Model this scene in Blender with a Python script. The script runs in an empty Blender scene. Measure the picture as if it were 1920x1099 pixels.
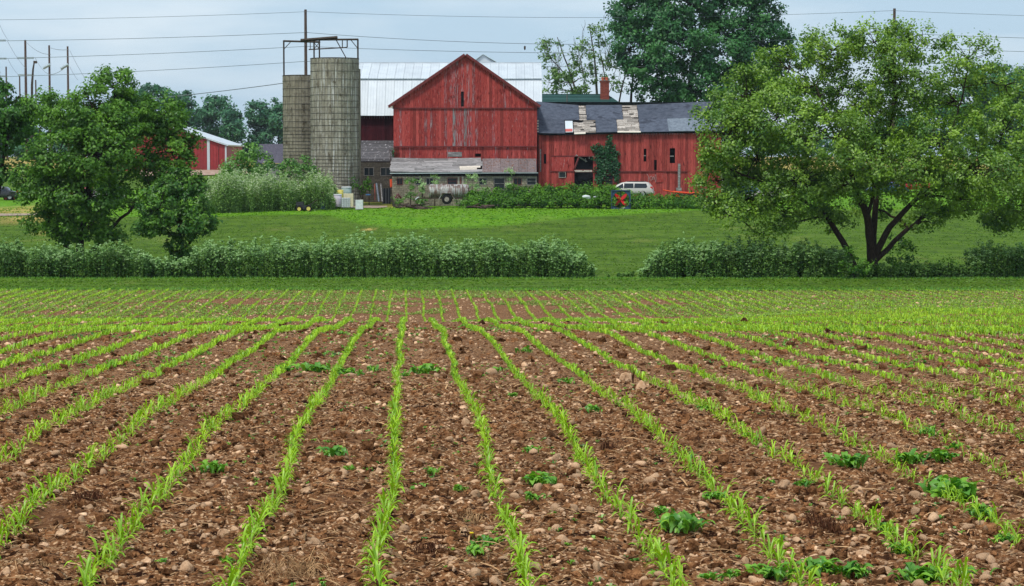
import bpy, math, random
import numpy as np
from mathutils import Vector, Matrix, Euler

scene = bpy.context.scene
col = scene.collection
rng = np.random.default_rng(20210607)
random.seed(7)
PI = math.pi

# ------------------------------------------------------------------ camera
CZ = 7.0                      # camera height over the low corner of the field
FPX = 4000.0                  # focal length in photograph pixels (1920 wide)
PITCH = math.atan((549.5 - 300.0) / FPX)
cam_d = bpy.data.cameras.new('camera'); cam = bpy.data.objects.new('camera', cam_d); col.objects.link(cam)
cam.location = (0, 0, CZ); cam.rotation_euler = (PI / 2 - PITCH, 0, 0)
cam_d.sensor_width = 36.0; cam_d.lens = FPX / 1920.0 * 36.0
cam_d.clip_start = 0.5; cam_d.clip_end = 9000.0
scene.camera = cam

# ------------------------------------------------------------------ light: bright overcast
SUN_EL, SUN_AZ = math.radians(58), math.radians(-35)       # sun high, behind the camera and to its left
w = bpy.data.worlds.new('World'); scene.world = w; w.use_nodes = True
nt = w.node_tree; nt.nodes.clear()
out = nt.nodes.new('ShaderNodeOutputWorld'); bg = nt.nodes.new('ShaderNodeBackground')
sky = nt.nodes.new('ShaderNodeTexSky'); sky.sky_type = 'NISHITA'; sky.sun_disc = False
sky.sun_elevation = SUN_EL; sky.sun_rotation = PI + SUN_AZ; sky.air_density = 1.0; sky.dust_density = 2.0
tc = nt.nodes.new('ShaderNodeTexCoord'); mp = nt.nodes.new('ShaderNodeMapping')
mp.inputs['Scale'].default_value = (3.0, 3.0, 14.0)
nz = nt.nodes.new('ShaderNodeTexNoise'); nz.inputs['Scale'].default_value = 1.7; nz.inputs['Detail'].default_value = 6; nz.inputs['Roughness'].default_value = .5
cr = nt.nodes.new('ShaderNodeValToRGB')
cr.color_ramp.elements[0].position = .41; cr.color_ramp.elements[0].color = (4.4, 6.0, 7.5, 1)
cr.color_ramp.elements[1].position = .60; cr.color_ramp.elements[1].color = (6.4, 7.5, 8.5, 1)
mx = nt.nodes.new('ShaderNodeMix'); mx.data_type = 'RGBA'; mx.inputs[0].default_value = .82
bg.inputs['Strength'].default_value = 0.064
L = nt.links.new
L(tc.outputs['Generated'], mp.inputs['Vector']); L(mp.outputs['Vector'], nz.inputs['Vector'])
L(nz.outputs['Fac'], cr.inputs['Fac']); L(sky.outputs['Color'], mx.inputs[6]); L(cr.outputs['Color'], mx.inputs[7])
L(mx.outputs[2], bg.inputs['Color']); L(bg.outputs['Background'], out.inputs['Surface'])
sd = bpy.data.lights.new('sun', 'SUN'); so = bpy.data.objects.new('sun', sd); col.objects.link(so)
sd.energy = 1.5; sd.angle = math.radians(10); sd.color = (1.0, .96, .88)
_sdir = Vector((math.sin(SUN_AZ) * math.cos(SUN_EL), -math.cos(SUN_AZ) * math.cos(SUN_EL), math.sin(SUN_EL)))
so.rotation_euler = _sdir.to_track_quat('Z', 'Y').to_euler()
scene.view_settings.view_transform = 'Standard'; scene.view_settings.look = 'None'
scene.view_settings.exposure = 0.92; scene.view_settings.gamma = 1.0
scene.render.engine = 'CYCLES'
scene.cycles.max_bounces = 6; scene.cycles.transparent_max_bounces = 6; scene.cycles.volume_bounces = 0
scene.render.resolution_x = 1024; scene.render.resolution_y = 586

# ------------------------------------------------------------------ helpers
def P(px, py, d):
    """world point on the ray of photograph pixel (px, py) at distance y = d"""
    u = (px - 960.0) / FPX; v = -(py - 549.5) / FPX
    dy = math.cos(PITCH) + v * math.sin(PITCH); dz = -math.sin(PITCH) + v * math.cos(PITCH)
    t = d / dy
    return np.array([u * t, d, CZ + dz * t])

def noise2(x, y, scale, seed=0):
    x = np.asarray(x, float) / scale; y = np.asarray(y, float) / scale
    xi = np.floor(x).astype(np.int64); yi = np.floor(y).astype(np.int64)
    fx = x - xi; fy = y - yi; fx = fx * fx * (3 - 2 * fx); fy = fy * fy * (3 - 2 * fy)
    def h(a, b):
        n = (a * 374761393 + b * 668265263 + seed * 974711) & 0x7fffffff
        n = ((n ^ (n >> 13)) * 1274126177) & 0x7fffffff
        return ((n ^ (n >> 16)) & 0xffff) / 65535.0
    return (h(xi, yi) * (1 - fx) + h(xi + 1, yi) * fx) * (1 - fy) + (h(xi, yi + 1) * (1 - fx) + h(xi + 1, yi + 1) * fx) * fy

# depth below the camera of the ground, along the view
_PD = np.array([-60, 0, 8, 11.5, 19, 24.6, 33, 40, 45, 50, 57, 63, 70, 80, 86, 90, 100, 109, 114, 122, 130, 150, 175, 195, 210, 222, 245, 262, 300, 350, 500, 700, 1200, 4000], float)
_PH = np.array([2.2, 2.25, 2.28, 2.30, 2.38, 2.64, 3.0, 3.25, 3.63, 3.98, 4.33, 4.82, 5.43, 6.25, 6.55, 6.60, 6.65, 6.68, 6.72, 6.76, 6.80, 6.62, 6.05, 5.30, 4.85, 4.7, 4.3, 3.5, 1.45, 1.0, .1, -1.0, 0, 20], float)
_dd = np.concatenate([np.arange(-60, 260, .25), np.arange(260, 4000, 4)])
_hh = np.interp(_dd, _PD, _PH)
_k = np.ones(9) / 9
_hs = _hh.copy(); _hs[10:1270] = np.convolve(_hh, _k, 'same')[10:1270]; _hs = np.where(np.arange(len(_hs)) < 1270, np.r_[_hs[:10], np.convolve(_hs, _k, 'same')[10:1270], _hs[1270:]], _hs)
def zt(x, y):
    """terrain height"""
    x = np.asarray(x, float); y = np.asarray(y, float)
    z = CZ - np.interp(y, _dd, _hs)
    sr = np.clip((x - 3) / 12, 0, 1); z = z + sr * sr * (3 - 2 * sr) * np.interp(y, [57, 70, 80, 89, 101], [0, .36, .55, .26, 0])
    far = np.clip((y - 20) / 60, 0, 1)
    z = z + (noise2(x, y, 9, 3) - .5) * .12 * far * np.clip((108 - y) / 10, .25, 1)
    lawn = np.clip((y - 125) / 40, 0, 1)
    z = z + (noise2(x, y, 28, 5) - .5) * .5 * lawn * np.clip((215 - y) / 20, 0, 1)
    return z
def zs(x, y): return float(zt(x, y))
def G(px, py):
    """ground point seen at a photograph pixel"""
    lo = 8.0
    ds = np.concatenate([np.arange(8, 60, .1), np.arange(60, 700, .4)])
    u = (px - 960.0) / FPX; v = -(py - 549.5) / FPX
    dy = math.cos(PITCH) + v * math.sin(PITCH); dz = -math.sin(PITCH) + v * math.cos(PITCH)
    X = u * ds / dy; Z = CZ + dz * ds / dy
    hit = np.nonzero(Z <= zt(X, ds))[0]
    i = hit[0] if len(hit) else len(ds) - 1
    return np.array([X[i], ds[i], float(zt(X[i], ds[i]))])

class MB:
    """collects faces and links them as ONE mesh object"""
    def __init__(s): s.V = []; s.n = 0; s.F = []; s.T = []; s.M = []
    def add(s, v, f, tint=.5, mat=0):
        v = np.asarray(v, float).reshape(-1, 3)
        if not isinstance(f, list): f = [f]
        for fa in f:
            fa = np.asarray(fa, np.int64)
            if fa.ndim == 1: fa = fa[None]
            s.F.append(fa + s.n)
            s.T.append(np.broadcast_to(np.asarray(tint, float), (len(fa),)).copy())
            s.M.append(np.full(len(fa), mat, np.int32))
        s.V.append(v); s.n += len(v); return s
    def box(s, a, b, tint=.5, mat=0, rot=None, c=None):
        x0, y0, z0 = a; x1, y1, z1 = b
        v = np.array([[x0,y0,z0],[x1,y0,z0],[x1,y1,z0],[x0,y1,z0],[x0,y0,z1],[x1,y0,z1],[x1,y1,z1],[x0,y1,z1]], float)
        if rot is not None:
            m = np.array(Euler(rot).to_matrix()); cc = v.mean(0) if c is None else np.array(c); v = (v - cc) @ m.T + cc
        return s.add(v, np.array([[0,3,2,1],[4,5,6,7],[0,1,5,4],[1,2,6,5],[2,3,7,6],[3,0,4,7]]), tint, mat)
    def prism(s, poly, y0, y1, tint=.5, mat=0):
        """poly: list of (x, z), extruded from y0 to y1"""
        n = len(poly); v = [(x, y0, z) for x, z in poly] + [(x, y1, z) for x, z in poly]
        s.add(v, [np.arange(n)[None], np.arange(2 * n - 1, n - 1, -1)[None], np.array([[(i + 1) % n, i, i + n, (i + 1) % n + n] for i in range(n)])], tint, mat)
        return s
    def tube(s, pts, r, n=6, tint=.5, mat=0, cap=True):
        pts = np.asarray(pts, float); m = len(pts); r = np.broadcast_to(np.asarray(r, float), (m,))
        t = np.gradient(pts, axis=0); t /= np.linalg.norm(t, axis=1)[:, None] + 1e-9
        ref = np.array([0, 0, 1.0]) if abs(t[:, 2]).mean() < .8 else np.array([1.0, 0, 0])
        a = np.cross(t, ref); a /= np.linalg.norm(a, axis=1)[:, None] + 1e-9; b = np.cross(t, a)
        an = np.arange(n) * 2 * PI / n
        v = pts[:, None] + r[:, None, None] * (np.cos(an)[None, :, None] * a[:, None] + np.sin(an)[None, :, None] * b[:, None])
        i = np.arange(m - 1)[:, None] * n; j = np.arange(n)[None]; k = (j + 1) % n
        f = np.stack([i + j, i + k, i + n + k, i + n + j], -1).reshape(-1, 4)
        fl = [f]
        if cap: fl += [np.arange(n)[::-1][None], (np.arange(n) + (m - 1) * n)[None]]
        return s.add(v.reshape(-1, 3), fl, tint, mat)
    def inst(s, tmpl, pos, rz=0, sc=1, tint=.5, mat=0, tilt=None):
        """many copies of a small template (verts, faces)"""
        tv, tf = tmpl; tv = np.asarray(tv, float); N = len(pos); pos = np.asarray(pos, float)
        rz = np.broadcast_to(np.asarray(rz, float), (N,)); sc = np.asarray(sc, float)
        if sc.ndim == 1 and N == 1 and len(sc) == 3: sc = sc[None]
        if sc.ndim < 2: sc = np.broadcast_to(sc.reshape(-1, 1) if sc.ndim else sc, (N, 3))
        v = tv[None] * sc[:, None, :]
        if tilt is not None:
            ct, st = np.cos(tilt)[:, None], np.sin(tilt)[:, None]
            v = np.stack([v[..., 0] * ct + v[..., 2] * st, v[..., 1], -v[..., 0] * st + v[..., 2] * ct], -1)
        c, sn = np.cos(rz)[:, None], np.sin(rz)[:, None]
        v = np.stack([v[..., 0] * c - v[..., 1] * sn, v[..., 0] * sn + v[..., 1] * c, v[..., 2]], -1) + pos[:, None]
        off = (np.arange(N) * len(tv))[:, None, None]
        tint = np.broadcast_to(np.asarray(tint, float), (N,))
        n0 = s.n
        for fa in (tf if isinstance(tf, list) else [tf]):
            fa = np.asarray(fa); s.F.append((fa[None] + off).reshape(-1, fa.shape[1]) + n0)
            s.T.append(np.repeat(tint, len(fa))); s.M.append(np.full(N * len(fa), mat, np.int32))
        s.V.append(v.reshape(-1, 3)); s.n += N * len(tv); return s
    def leaves(s, c, size, nrm, tint=.5, mat=0, aspect=.62):
        """diamond leaves at points c facing nrm"""
        N = len(c); size = np.broadcast_to(np.asarray(size, float), (N,))[:, None]
        nrm = nrm / (np.linalg.norm(nrm, axis=1)[:, None] + 1e-9)
        q = rng.normal(size=(N, 3)); t = np.cross(nrm, q); t /= np.linalg.norm(t, axis=1)[:, None] + 1e-9; b = np.cross(nrm, t)
        bend = nrm * size * .12
        v = np.stack([c - t * size, c + b * size * aspect - bend, c + t * size, c - b * size * aspect - bend], 1)
        f = (np.arange(N) * 4)[:, None] + np.arange(4)[None]
        return s.add(v.reshape(-1, 3), f, tint, mat)
    def mesh(s, name, mats, org=(0, 0, 0), smooth=False):
        me = bpy.data.meshes.new(name)
        if s.n:
            V = np.concatenate(s.V) - np.asarray(org, float)
            me.vertices.add(len(V)); me.vertices.foreach_set('co', V.astype(np.float32).ravel())
            li = np.concatenate([f.ravel() for f in s.F]); tot = np.concatenate([np.full(len(f), f.shape[1]) for f in s.F])
            me.loops.add(len(li)); me.loops.foreach_set('vertex_index', li.astype(np.int32))
            me.polygons.add(len(tot)); me.polygons.foreach_set('loop_start', np.r_[0, np.cumsum(tot)[:-1]].astype(np.int32))
            for m in mats: me.materials.append(m)
            me.polygons.foreach_set('material_index', np.concatenate(s.M))
            me.polygons.foreach_set('use_smooth', np.full(len(tot), smooth))
            me.update(calc_edges=True)
            at = me.attributes.new('tint', 'FLOAT', 'FACE'); at.data.foreach_set('value', np.concatenate(s.T).astype(np.float32))
        return me
    def build(s, name, mats, parent=None, kind=None, smooth=False, label=None, org=None):
        if not isinstance(mats, (list, tuple)): mats = [mats]
        o0 = np.array(parent['_o'][:]) if parent is not None else (np.array(org) if org is not None else np.zeros(3))
        me = s.mesh(name, mats, o0, smooth)
        o = bpy.data.objects.new(name, me); col.objects.link(o)
        if parent is not None: o.parent = parent
        else: o.location = tuple(o0)
        o['_o'] = tuple(float(a) for a in o0); made.append(o)
        if kind: o['kind'] = kind
        if label: o['label'] = label
        return o
made = []
def tag(o, label, cat, group=None, kind=None):
    if label: o['label'] = label
    if cat: o['category'] = cat
    if group: o['group'] = group
    if kind: o['kind'] = kind
    return o
def thing(name, label, cat, loc=(0, 0, 0), group=None):
    o = bpy.data.objects.new(name, None); col.objects.link(o); o.empty_display_size = .2
    o.location = tuple(float(a) for a in loc); o['_o'] = tuple(float(a) for a in loc); made.append(o)
    return tag(o, label, cat, group)
def structure(name, mb, mats, smooth=False): return mb.build(name, mats, kind='structure', smooth=smooth)

# ------------------------------------------------------------------ materials
def newmat(name):
    m = bpy.data.materials.new(name); m.use_nodes = True; t = m.node_tree
    return m, t, t.nodes['Principled BSDF']
def N(t, typ, **kw):
    n = t.nodes.new(typ)
    for k, v in kw.items(): setattr(n, k, v)
    return n
def rgba(c): return (c[0], c[1], c[2], 1)
def noise_node(t, vec, scale, detail=4, rough=.55):
    n = N(t, 'ShaderNodeTexNoise'); n.inputs['Scale'].default_value = scale; n.inputs['Detail'].default_value = detail; n.inputs['Roughness'].default_value = rough
    t.links.new(vec, n.inputs['Vector']); return n.outputs['Fac']
def ramp(t, fac, p0, p1, c0, c1):
    r = N(t, 'ShaderNodeValToRGB'); e = r.color_ramp.elements
    e[0].position = p0; e[0].color = rgba(c0); e[1].position = p1; e[1].color = rgba(c1)
    t.links.new(fac, r.inputs['Fac']); return r.outputs['Color']
def mix(t, fac, a, b, mode='MIX'):
    m = N(t, 'ShaderNodeMix', data_type='RGBA', blend_type=mode)
    for sock, v in ((m.inputs[0], fac), (m.inputs[6], a), (m.inputs[7], b)):
        if hasattr(v, 'is_linked'): t.links.new(v, sock)
        else: sock.default_value = v if isinstance(v, (int, float)) else rgba(v)
    return m.outputs[2]
def maprange(t, v, a, b, c, d):
    m = N(t, 'ShaderNodeMapRange'); t.links.new(v, m.inputs[0])
    for i, q in enumerate((a, b, c, d)): m.inputs[1 + i].default_value = q
    return m.outputs[0]
def surf(name, c1, c2, scale=3, stretch=(1, 1, 1), rough=.85, wear=None, tintamp=.35, bump=.3, bscale=None, metal=0, p=(.35, .65)):
    """two colours in noise, times a per-piece tint, with wear patches [(colour, scale, stretch, threshold, softness)]"""
    m, t, b = newmat(name)
    tc = N(t, 'ShaderNodeTexCoord').outputs['Object']
    mp = N(t, 'ShaderNodeMapping'); mp.inputs['Scale'].default_value = stretch; t.links.new(tc, mp.inputs['Vector'])
    v = mp.outputs['Vector']
    nf = noise_node(t, v, scale, 6, .65)
    c = ramp(t, nf, p[0], p[1], c1, c2)
    at = N(t, 'ShaderNodeAttribute', attribute_name='tint').outputs['Fac']
    if tintamp:
        k = maprange(t, at, 0, 1, 1 - tintamp, 1 + tintamp)
        g = N(t, 'ShaderNodeCombineColor'); [t.links.new(k, g.inputs[i]) for i in range(3)]
        c = mix(t, 1.0, c, g.outputs[0], 'MULTIPLY')
    for (wc, wsc, wst, th, sof) in (wear or []):
        m2 = N(t, 'ShaderNodeMapping'); m2.inputs['Scale'].default_value = wst; m2.inputs['Location'].default_value = (th * 13, wsc, 5.3 * th); t.links.new(tc, m2.inputs['Vector'])
        wf = noise_node(t, m2.outputs['Vector'], wsc, 5, .6)
        c = mix(t, maprange(t, wf, th, th + sof, 0, 1), c, wc)
    t.links.new(c, b.inputs['Base Color']); b.inputs['Roughness'].default_value = rough; b.inputs['Metallic'].default_value = metal; b.inputs['Specular IOR Level'].default_value = .04 if rough > .8 else .25 if rough > .6 else .5
    if bump:
        bn = N(t, 'ShaderNodeBump'); bn.inputs['Strength'].default_value = bump; bn.inputs['Distance'].default_value = .03
        t.links.new(noise_node(t, v, bscale or scale * 3, 5, .6), bn.inputs['Height']); t.links.new(bn.outputs['Normal'], b.inputs['Normal'])
    return m
def leafmat(name, c1, c2, trans=.3, gloss=.06, p=(.0, 1.0)):
    m, t, b = newmat(name); t.nodes.remove(b)
    at = N(t, 'ShaderNodeAttribute', attribute_name='tint').outputs['Fac']
    c = ramp(t, at, p[0], p[1], c1, c2)
    d = N(t, 'ShaderNodeBsdfDiffuse'); tr = N(t, 'ShaderNodeBsdfTranslucent'); g = N(t, 'ShaderNodeBsdfGlossy'); g.inputs['Roughness'].default_value = .45
    a = N(t, 'ShaderNodeMixShader'); a.inputs[0].default_value = trans; e = N(t, 'ShaderNodeMixShader'); e.inputs[0].default_value = gloss
    t.links.new(c, d.inputs['Color']); t.links.new(mix(t, 1.0, c, (1.0, 1.0, .55), 'MULTIPLY'), tr.inputs['Color'])
    t.links.new(d.outputs[0], a.inputs[1]); t.links.new(tr.outputs[0], a.inputs[2]); t.links.new(a.outputs[0], e.inputs[1]); t.links.new(g.outputs[0], e.inputs[2])
    t.links.new(e.outputs[0], t.nodes['Material Output'].inputs['Surface']); return m
def plain(name, c, rough=.6, metal=0, var=.15):
    return surf(name, tuple(x * (1 - var) for x in c), tuple(x * (1 + var) for x in c), 4, rough=rough, metal=metal, tintamp=.15, bump=.08)

M = {}
M['soil'] = surf('soil', (.062, .022, .009), (.31, .145, .062), 21, rough=.95, tintamp=0, bump=1.0, bscale=30,
                 wear=[((.58, .36, .20), 38, (1, 1, 1), .55, .05), ((.022, .008, .004), 14, (1, 1, 1), .55, .05), ((.16, .075, .036), 1.3, (1, 1, 1), .55, .15)])
M['clod'] = surf('clod', (.060, .021, .008), (.32, .150, .065), 30, rough=.95, tintamp=.65, bump=.7)
M['stone'] = surf('stone', (.38, .22, .12), (.64, .42, .26), 14, rough=.85, tintamp=.55, bump=.5, wear=[((.14, .07, .035), 22, (1, 1, 1), .57, .1)])
M['straw'] = surf('straw', (.30, .17, .08), (.50, .31, .16), 20, tintamp=.55, bump=0)
M['corn'] = leafmat('corn', (.10, .31, .010), (.46, .72, .018), .34, .05)
M['cornmid'] = leafmat('corn_stalk', (.28, .42, .05), (.45, .55, .10), .2, .05)
M['weed'] = leafmat('weed', (.040, .20, .022), (.25, .50, .035), .3, .05)
M['weedblue'] = leafmat('weed_mat', (.15, .27, .04), (.38, .53, .10), .3, .03)
M['yellow'] = leafmat('yellow_petals', (.75, .55, .01), (.8, .6, .02), .2, .02)
# ------------------------------------------------------------------ the ground
def grid(xs, ys, zf, keep=None):
    X, Y = np.meshgrid(xs, ys); Z = zf(X, Y); nx, ny = len(xs), len(ys)
    v = np.stack([X, Y, Z], -1).reshape(-1, 3)
    i = (np.arange(ny - 1)[:, None] * nx + np.arange(nx - 1)[None]).reshape(-1)
    f = np.stack([i, i + 1, i + 1 + nx, i + nx], -1)
    if keep is not None:
        c = v[f].mean(1); f = f[keep(c[:, 0], c[:, 1])]
    return v, f
def row_x(k, d): return -0.713 - 0.048 * (d - 11.5) + 0.761 * k
def soil_z(x, y):
    z = zt(x, y); a = np.clip((45 - y) / 25, .15, 1) * np.clip((109.5 - y) / 3, 0, 1)
    z = z + a * ((noise2(x, y, .55, 11) - .5) * .06 + (noise2(x, y, .17, 12) - .5) * .075 + (noise2(x, y, .075, 13) - .5) * .045)
    ph = (x - row_x(0, y)) / .761; rr = np.abs(ph - np.round(ph)) * 2       # 0 on a row
    return z + a * .03 * (rr ** 2)
xs = np.concatenate([[-150, -90, -60], np.arange(-44, -8, .6), np.arange(-8, 8, .065), np.arange(8, 44, .6), [60, 90, 150]])
ys = np.concatenate([[-60, -30, -10, 0, 5], np.arange(8, 10, .15), np.arange(10, 25, .065), np.arange(25, 58, .2), np.arange(58, 112, .7)])
structure('soil_field', MB().add(*grid(xs, ys, soil_z)), M['soil'], smooth=True)

# grassland behind the field; the bank's brighter light is painted as a brighter green
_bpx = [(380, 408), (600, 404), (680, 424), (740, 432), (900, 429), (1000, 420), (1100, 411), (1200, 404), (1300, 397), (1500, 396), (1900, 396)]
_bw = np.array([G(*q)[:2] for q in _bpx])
def slope_light(x, y):
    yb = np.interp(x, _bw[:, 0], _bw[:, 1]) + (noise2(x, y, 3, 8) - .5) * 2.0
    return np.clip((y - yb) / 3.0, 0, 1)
mg, t, b = newmat('grassland')
tcn = N(t, 'ShaderNodeTexCoord').outputs['Object']
mp = N(t, 'ShaderNodeMapping'); mp.inputs['Scale'].default_value = (1, .35, 1); t.links.new(tcn, mp.inputs['Vector']); v = mp.outputs['Vector']
c1 = ramp(t, noise_node(t, v, .9, 8, .7), .35, .68, (.030, .070, .004), (.10, .175, .010))
c2 = ramp(t, noise_node(t, v, 1.4, 8, .7), .35, .65, (.055, .180, .004), (.15, .33, .008))  # brighter green of the upper slope, its light held in the colour
lit = N(t, 'ShaderNodeAttribute', attribute_name='slope_light').outputs['Fac']; dr = N(t, 'ShaderNodeAttribute', attribute_name='dry').outputs['Fac']
c = mix(t, lit, c1, c2)
mp3 = N(t, 'ShaderNodeMapping'); mp3.inputs['Scale'].default_value = (.04, .6, 1); t.links.new(tcn, mp3.inputs['Vector'])
c = mix(t, maprange(t, noise_node(t, tcn, 9, 4, .8), .5, .7, 0, .35), c, (.035, .085, .008))
c = mix(t, maprange(t, noise_node(t, mp3.outputs['Vector'], 1.6, 3, .5), .4, .7, 0, .45), c, (.15, .25, .03))
c = mix(t, maprange(t, noise_node(t, v, .25, 5, .6), .58, .72, 0, .45), c, (.20, .22, .05))
c = mix(t, dr, c, ramp(t, noise_node(t, v, .8, 6, .6), .35, .65, (.30, .21, .05), (.50, .38, .12)))
t.links.new(c, b.inputs['Base Color']); b.inputs['Roughness'].default_value = .95; b.inputs['Specular IOR Level'].default_value = .1
bn = N(t, 'ShaderNodeBump'); bn.inputs['Strength'].default_value = .9; bn.inputs['Distance'].default_value = .12
t.links.new(noise_node(t, v, 5, 6, .8), bn.inputs['Height']); t.links.new(bn.outputs['Normal'], b.inputs['Normal'])
def land_z(x, y): return zt(x, y) + .03 + (noise2(x, y, .9, 21) - .5) * .06
def land_keep(x, y): return (y > 109.0 + (noise2(x, y * 0, 4, 9) - .5) * .9)
xs = np.concatenate([[-3000, -1500, -800, -400, -250, -150, -110, -80], np.arange(-60, 60, .8), [60, 80, 110, 150, 250, 400, 800, 1500, 3000]])
ys = np.concatenate([np.arange(108, 126, .45), np.arange(126, 240, .9), np.arange(240, 560, 8), [560, 600, 700, 900, 1200, 1700, 2500, 4000]])
gv, gf = grid(xs, ys, land_z, land_keep)
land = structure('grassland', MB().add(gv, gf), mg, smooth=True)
at = land.data.attributes.new('slope_light', 'FLOAT', 'POINT'); at.data.foreach_set('value', (slope_light(gv[:, 0], gv[:, 1]) * (gv[:, 1] < 260)).astype(np.float32))
dry = np.zeros(len(gv))
for (px, py, r, s) in ((70, 408, 3.2, .9), (45, 395, 4.5, .8), (112, 436, 1.6, .8), (690, 431, .55, 1.0), (730, 386, 3.0, .6), (700, 380, 3.0, .5)):
    g = G(px, py); dry = np.maximum(dry, s * np.clip(1.4 - np.hypot(gv[:, 0] - g[0], (gv[:, 1] - g[1]) * .35) / r, 0, 1))
dry = np.maximum(dry, np.clip((gv[:, 1] - 300) / 12, 0, .85) * (noise2(gv[:, 0], gv[:, 1], 60, 31) > .25))
at = land.data.attributes.new('dry', 'FLOAT', 'POINT'); at.data.foreach_set('value', dry.astype(np.float32))

M['gravel'] = surf('gravel', (.26, .19, .14), (.42, .33, .26), 3, tintamp=0, bump=.6)
M['tilled'] = surf('tilled_earth', (.30, .19, .14), (.46, .33, .26), 2, (1, .3, 1), tintamp=0, bump=.5)
def drape(name, px, mat, dz, n=24):
    """px: near-edge and far-edge lists of ground points (x, y); a strip between them laid on the land"""
    a = np.array(px[0], float); b = np.array(px[1], float); s = np.linspace(0, 1, n)
    def at_(q, u): tt = np.linspace(0, 1, len(q)); return np.stack([np.interp(u, tt, q[:, i]) for i in range(2)], -1)
    A, B = at_(a, s), at_(b, s); m = 8; rows = [A + (B - A) * k / m for k in range(m + 1)]
    pts = np.stack(rows); z = zt(pts[..., 0], pts[..., 1]) + dz
    v = np.concatenate([pts, z[..., None]], -1).reshape(-1, 3)
    i = (np.arange(m)[:, None] * n + np.arange(n - 1)[None]).reshape(-1)
    return structure(name, MB().add(v, np.stack([i, i + 1, i + 1 + n, i + n], -1)), mat, True)
drape('gravel_drive', ([(-90, 196.5), (-49, 197.5), (-44.5, 199)], [(-90, 201), (-49, 201.5), (-43.5, 201.5)]), M['gravel'], .09)
drape('gravel_yard', ([(-50, 284), (-38, 288), (-32, 292)], [(-52, 299), (-38, 299), (-31, 299)]), M['tilled'], .12)
drape('farmyard_dirt', ([(-17, 213), (-13.5, 211.5), (-12.5, 214)], [(-17.5, 219), (-14, 219.6), (-12.8, 218)]), M['gravel'], .08)

# ------------------------------------------------------------------ stones, clods and straw
def ico(sub):
    t_ = (1 + 5 ** .5) / 2
    v = np.array([[-1,t_,0],[1,t_,0],[-1,-t_,0],[1,-t_,0],[0,-1,t_],[0,1,t_],[0,-1,-t_],[0,1,-t_],[t_,0,-1],[t_,0,1],[-t_,0,-1],[-t_,0,1]], float)
    f = np.array([[0,11,5],[0,5,1],[0,1,7],[0,7,10],[0,10,11],[1,5,9],[5,11,4],[11,10,2],[10,7,6],[7,1,8],[3,9,4],[3,4,2],[3,2,6],[3,6,8],[3,8,9],[4,9,5],[2,4,11],[6,2,10],[8,6,7],[9,8,1]])
    v /= np.linalg.norm(v, axis=1)[:, None]
    for _ in range(sub):
        vl = [tuple(q) for q in v]; ix = {}; nf = []
        def mid(a, b):
            k = (min(a, b), max(a, b))
            if k not in ix: m_ = (np.array(vl[a]) + np.array(vl[b])) / 2; ix[k] = len(vl); vl.append(tuple(m_ / np.linalg.norm(m_)))
            return ix[k]
        for a, b, c_ in f: x, y, z = mid(a, b), mid(b, c_), mid(c_, a); nf += [[a, x, z], [b, y, x], [c_, z, y], [x, y, z]]
        v = np.array(vl); f = np.array(nf)
    return v, f
def lump(sub, seed, amp=.25, flat=.6, angular=0):
    r = np.random.default_rng(seed); v, f = ico(sub); d = r.normal(size=(7, 3)); d /= np.linalg.norm(d, axis=1)[:, None]
    k = 1 + amp * (np.sin((v @ d.T) * r.uniform(1.5, 3.5, 7) + r.uniform(0, 6, 7)).sum(1) / 3) + r.normal(size=len(v)) * amp * .15
    if angular:
        for q in range(6): s = v @ d[q]; k = np.where(s > .55, np.minimum(k, .62 / np.maximum(s, .01)), k)
    v = v * k[:, None] * np.array([1, r.uniform(.6, .85), flat]); return v, f
STONE_H = [lump(2, 40 + i, .24, .48 + .05 * i, 1) for i in range(7)]
STONE_L = [lump(0, 60 + i, .35, .55) for i in range(5)]
STONE_M = [lump(1, 50 + i, .26, .55, 1) for i in range(5)]
CLOD = [lump(0, 80 + i, .65, .6) for i in range(6)]
def field_pts(n, d0, d1, power=1.0, wid=.285):
    """points spread over the part of the field in and a little beside the view"""
    u = rng.random(n * 2); d = (d0 ** power + u * (d1 ** power - d0 ** power)) ** (1 / power)
    x = (rng.random(n * 2) * 2 - 1) * d * wid
    return np.stack([x, d], -1)[:n]
def onsoil(p, dz=0): return np.concatenate([p, (soil_z(p[:, 0], p[:, 1]) + dz)[:, None]], -1)

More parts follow.
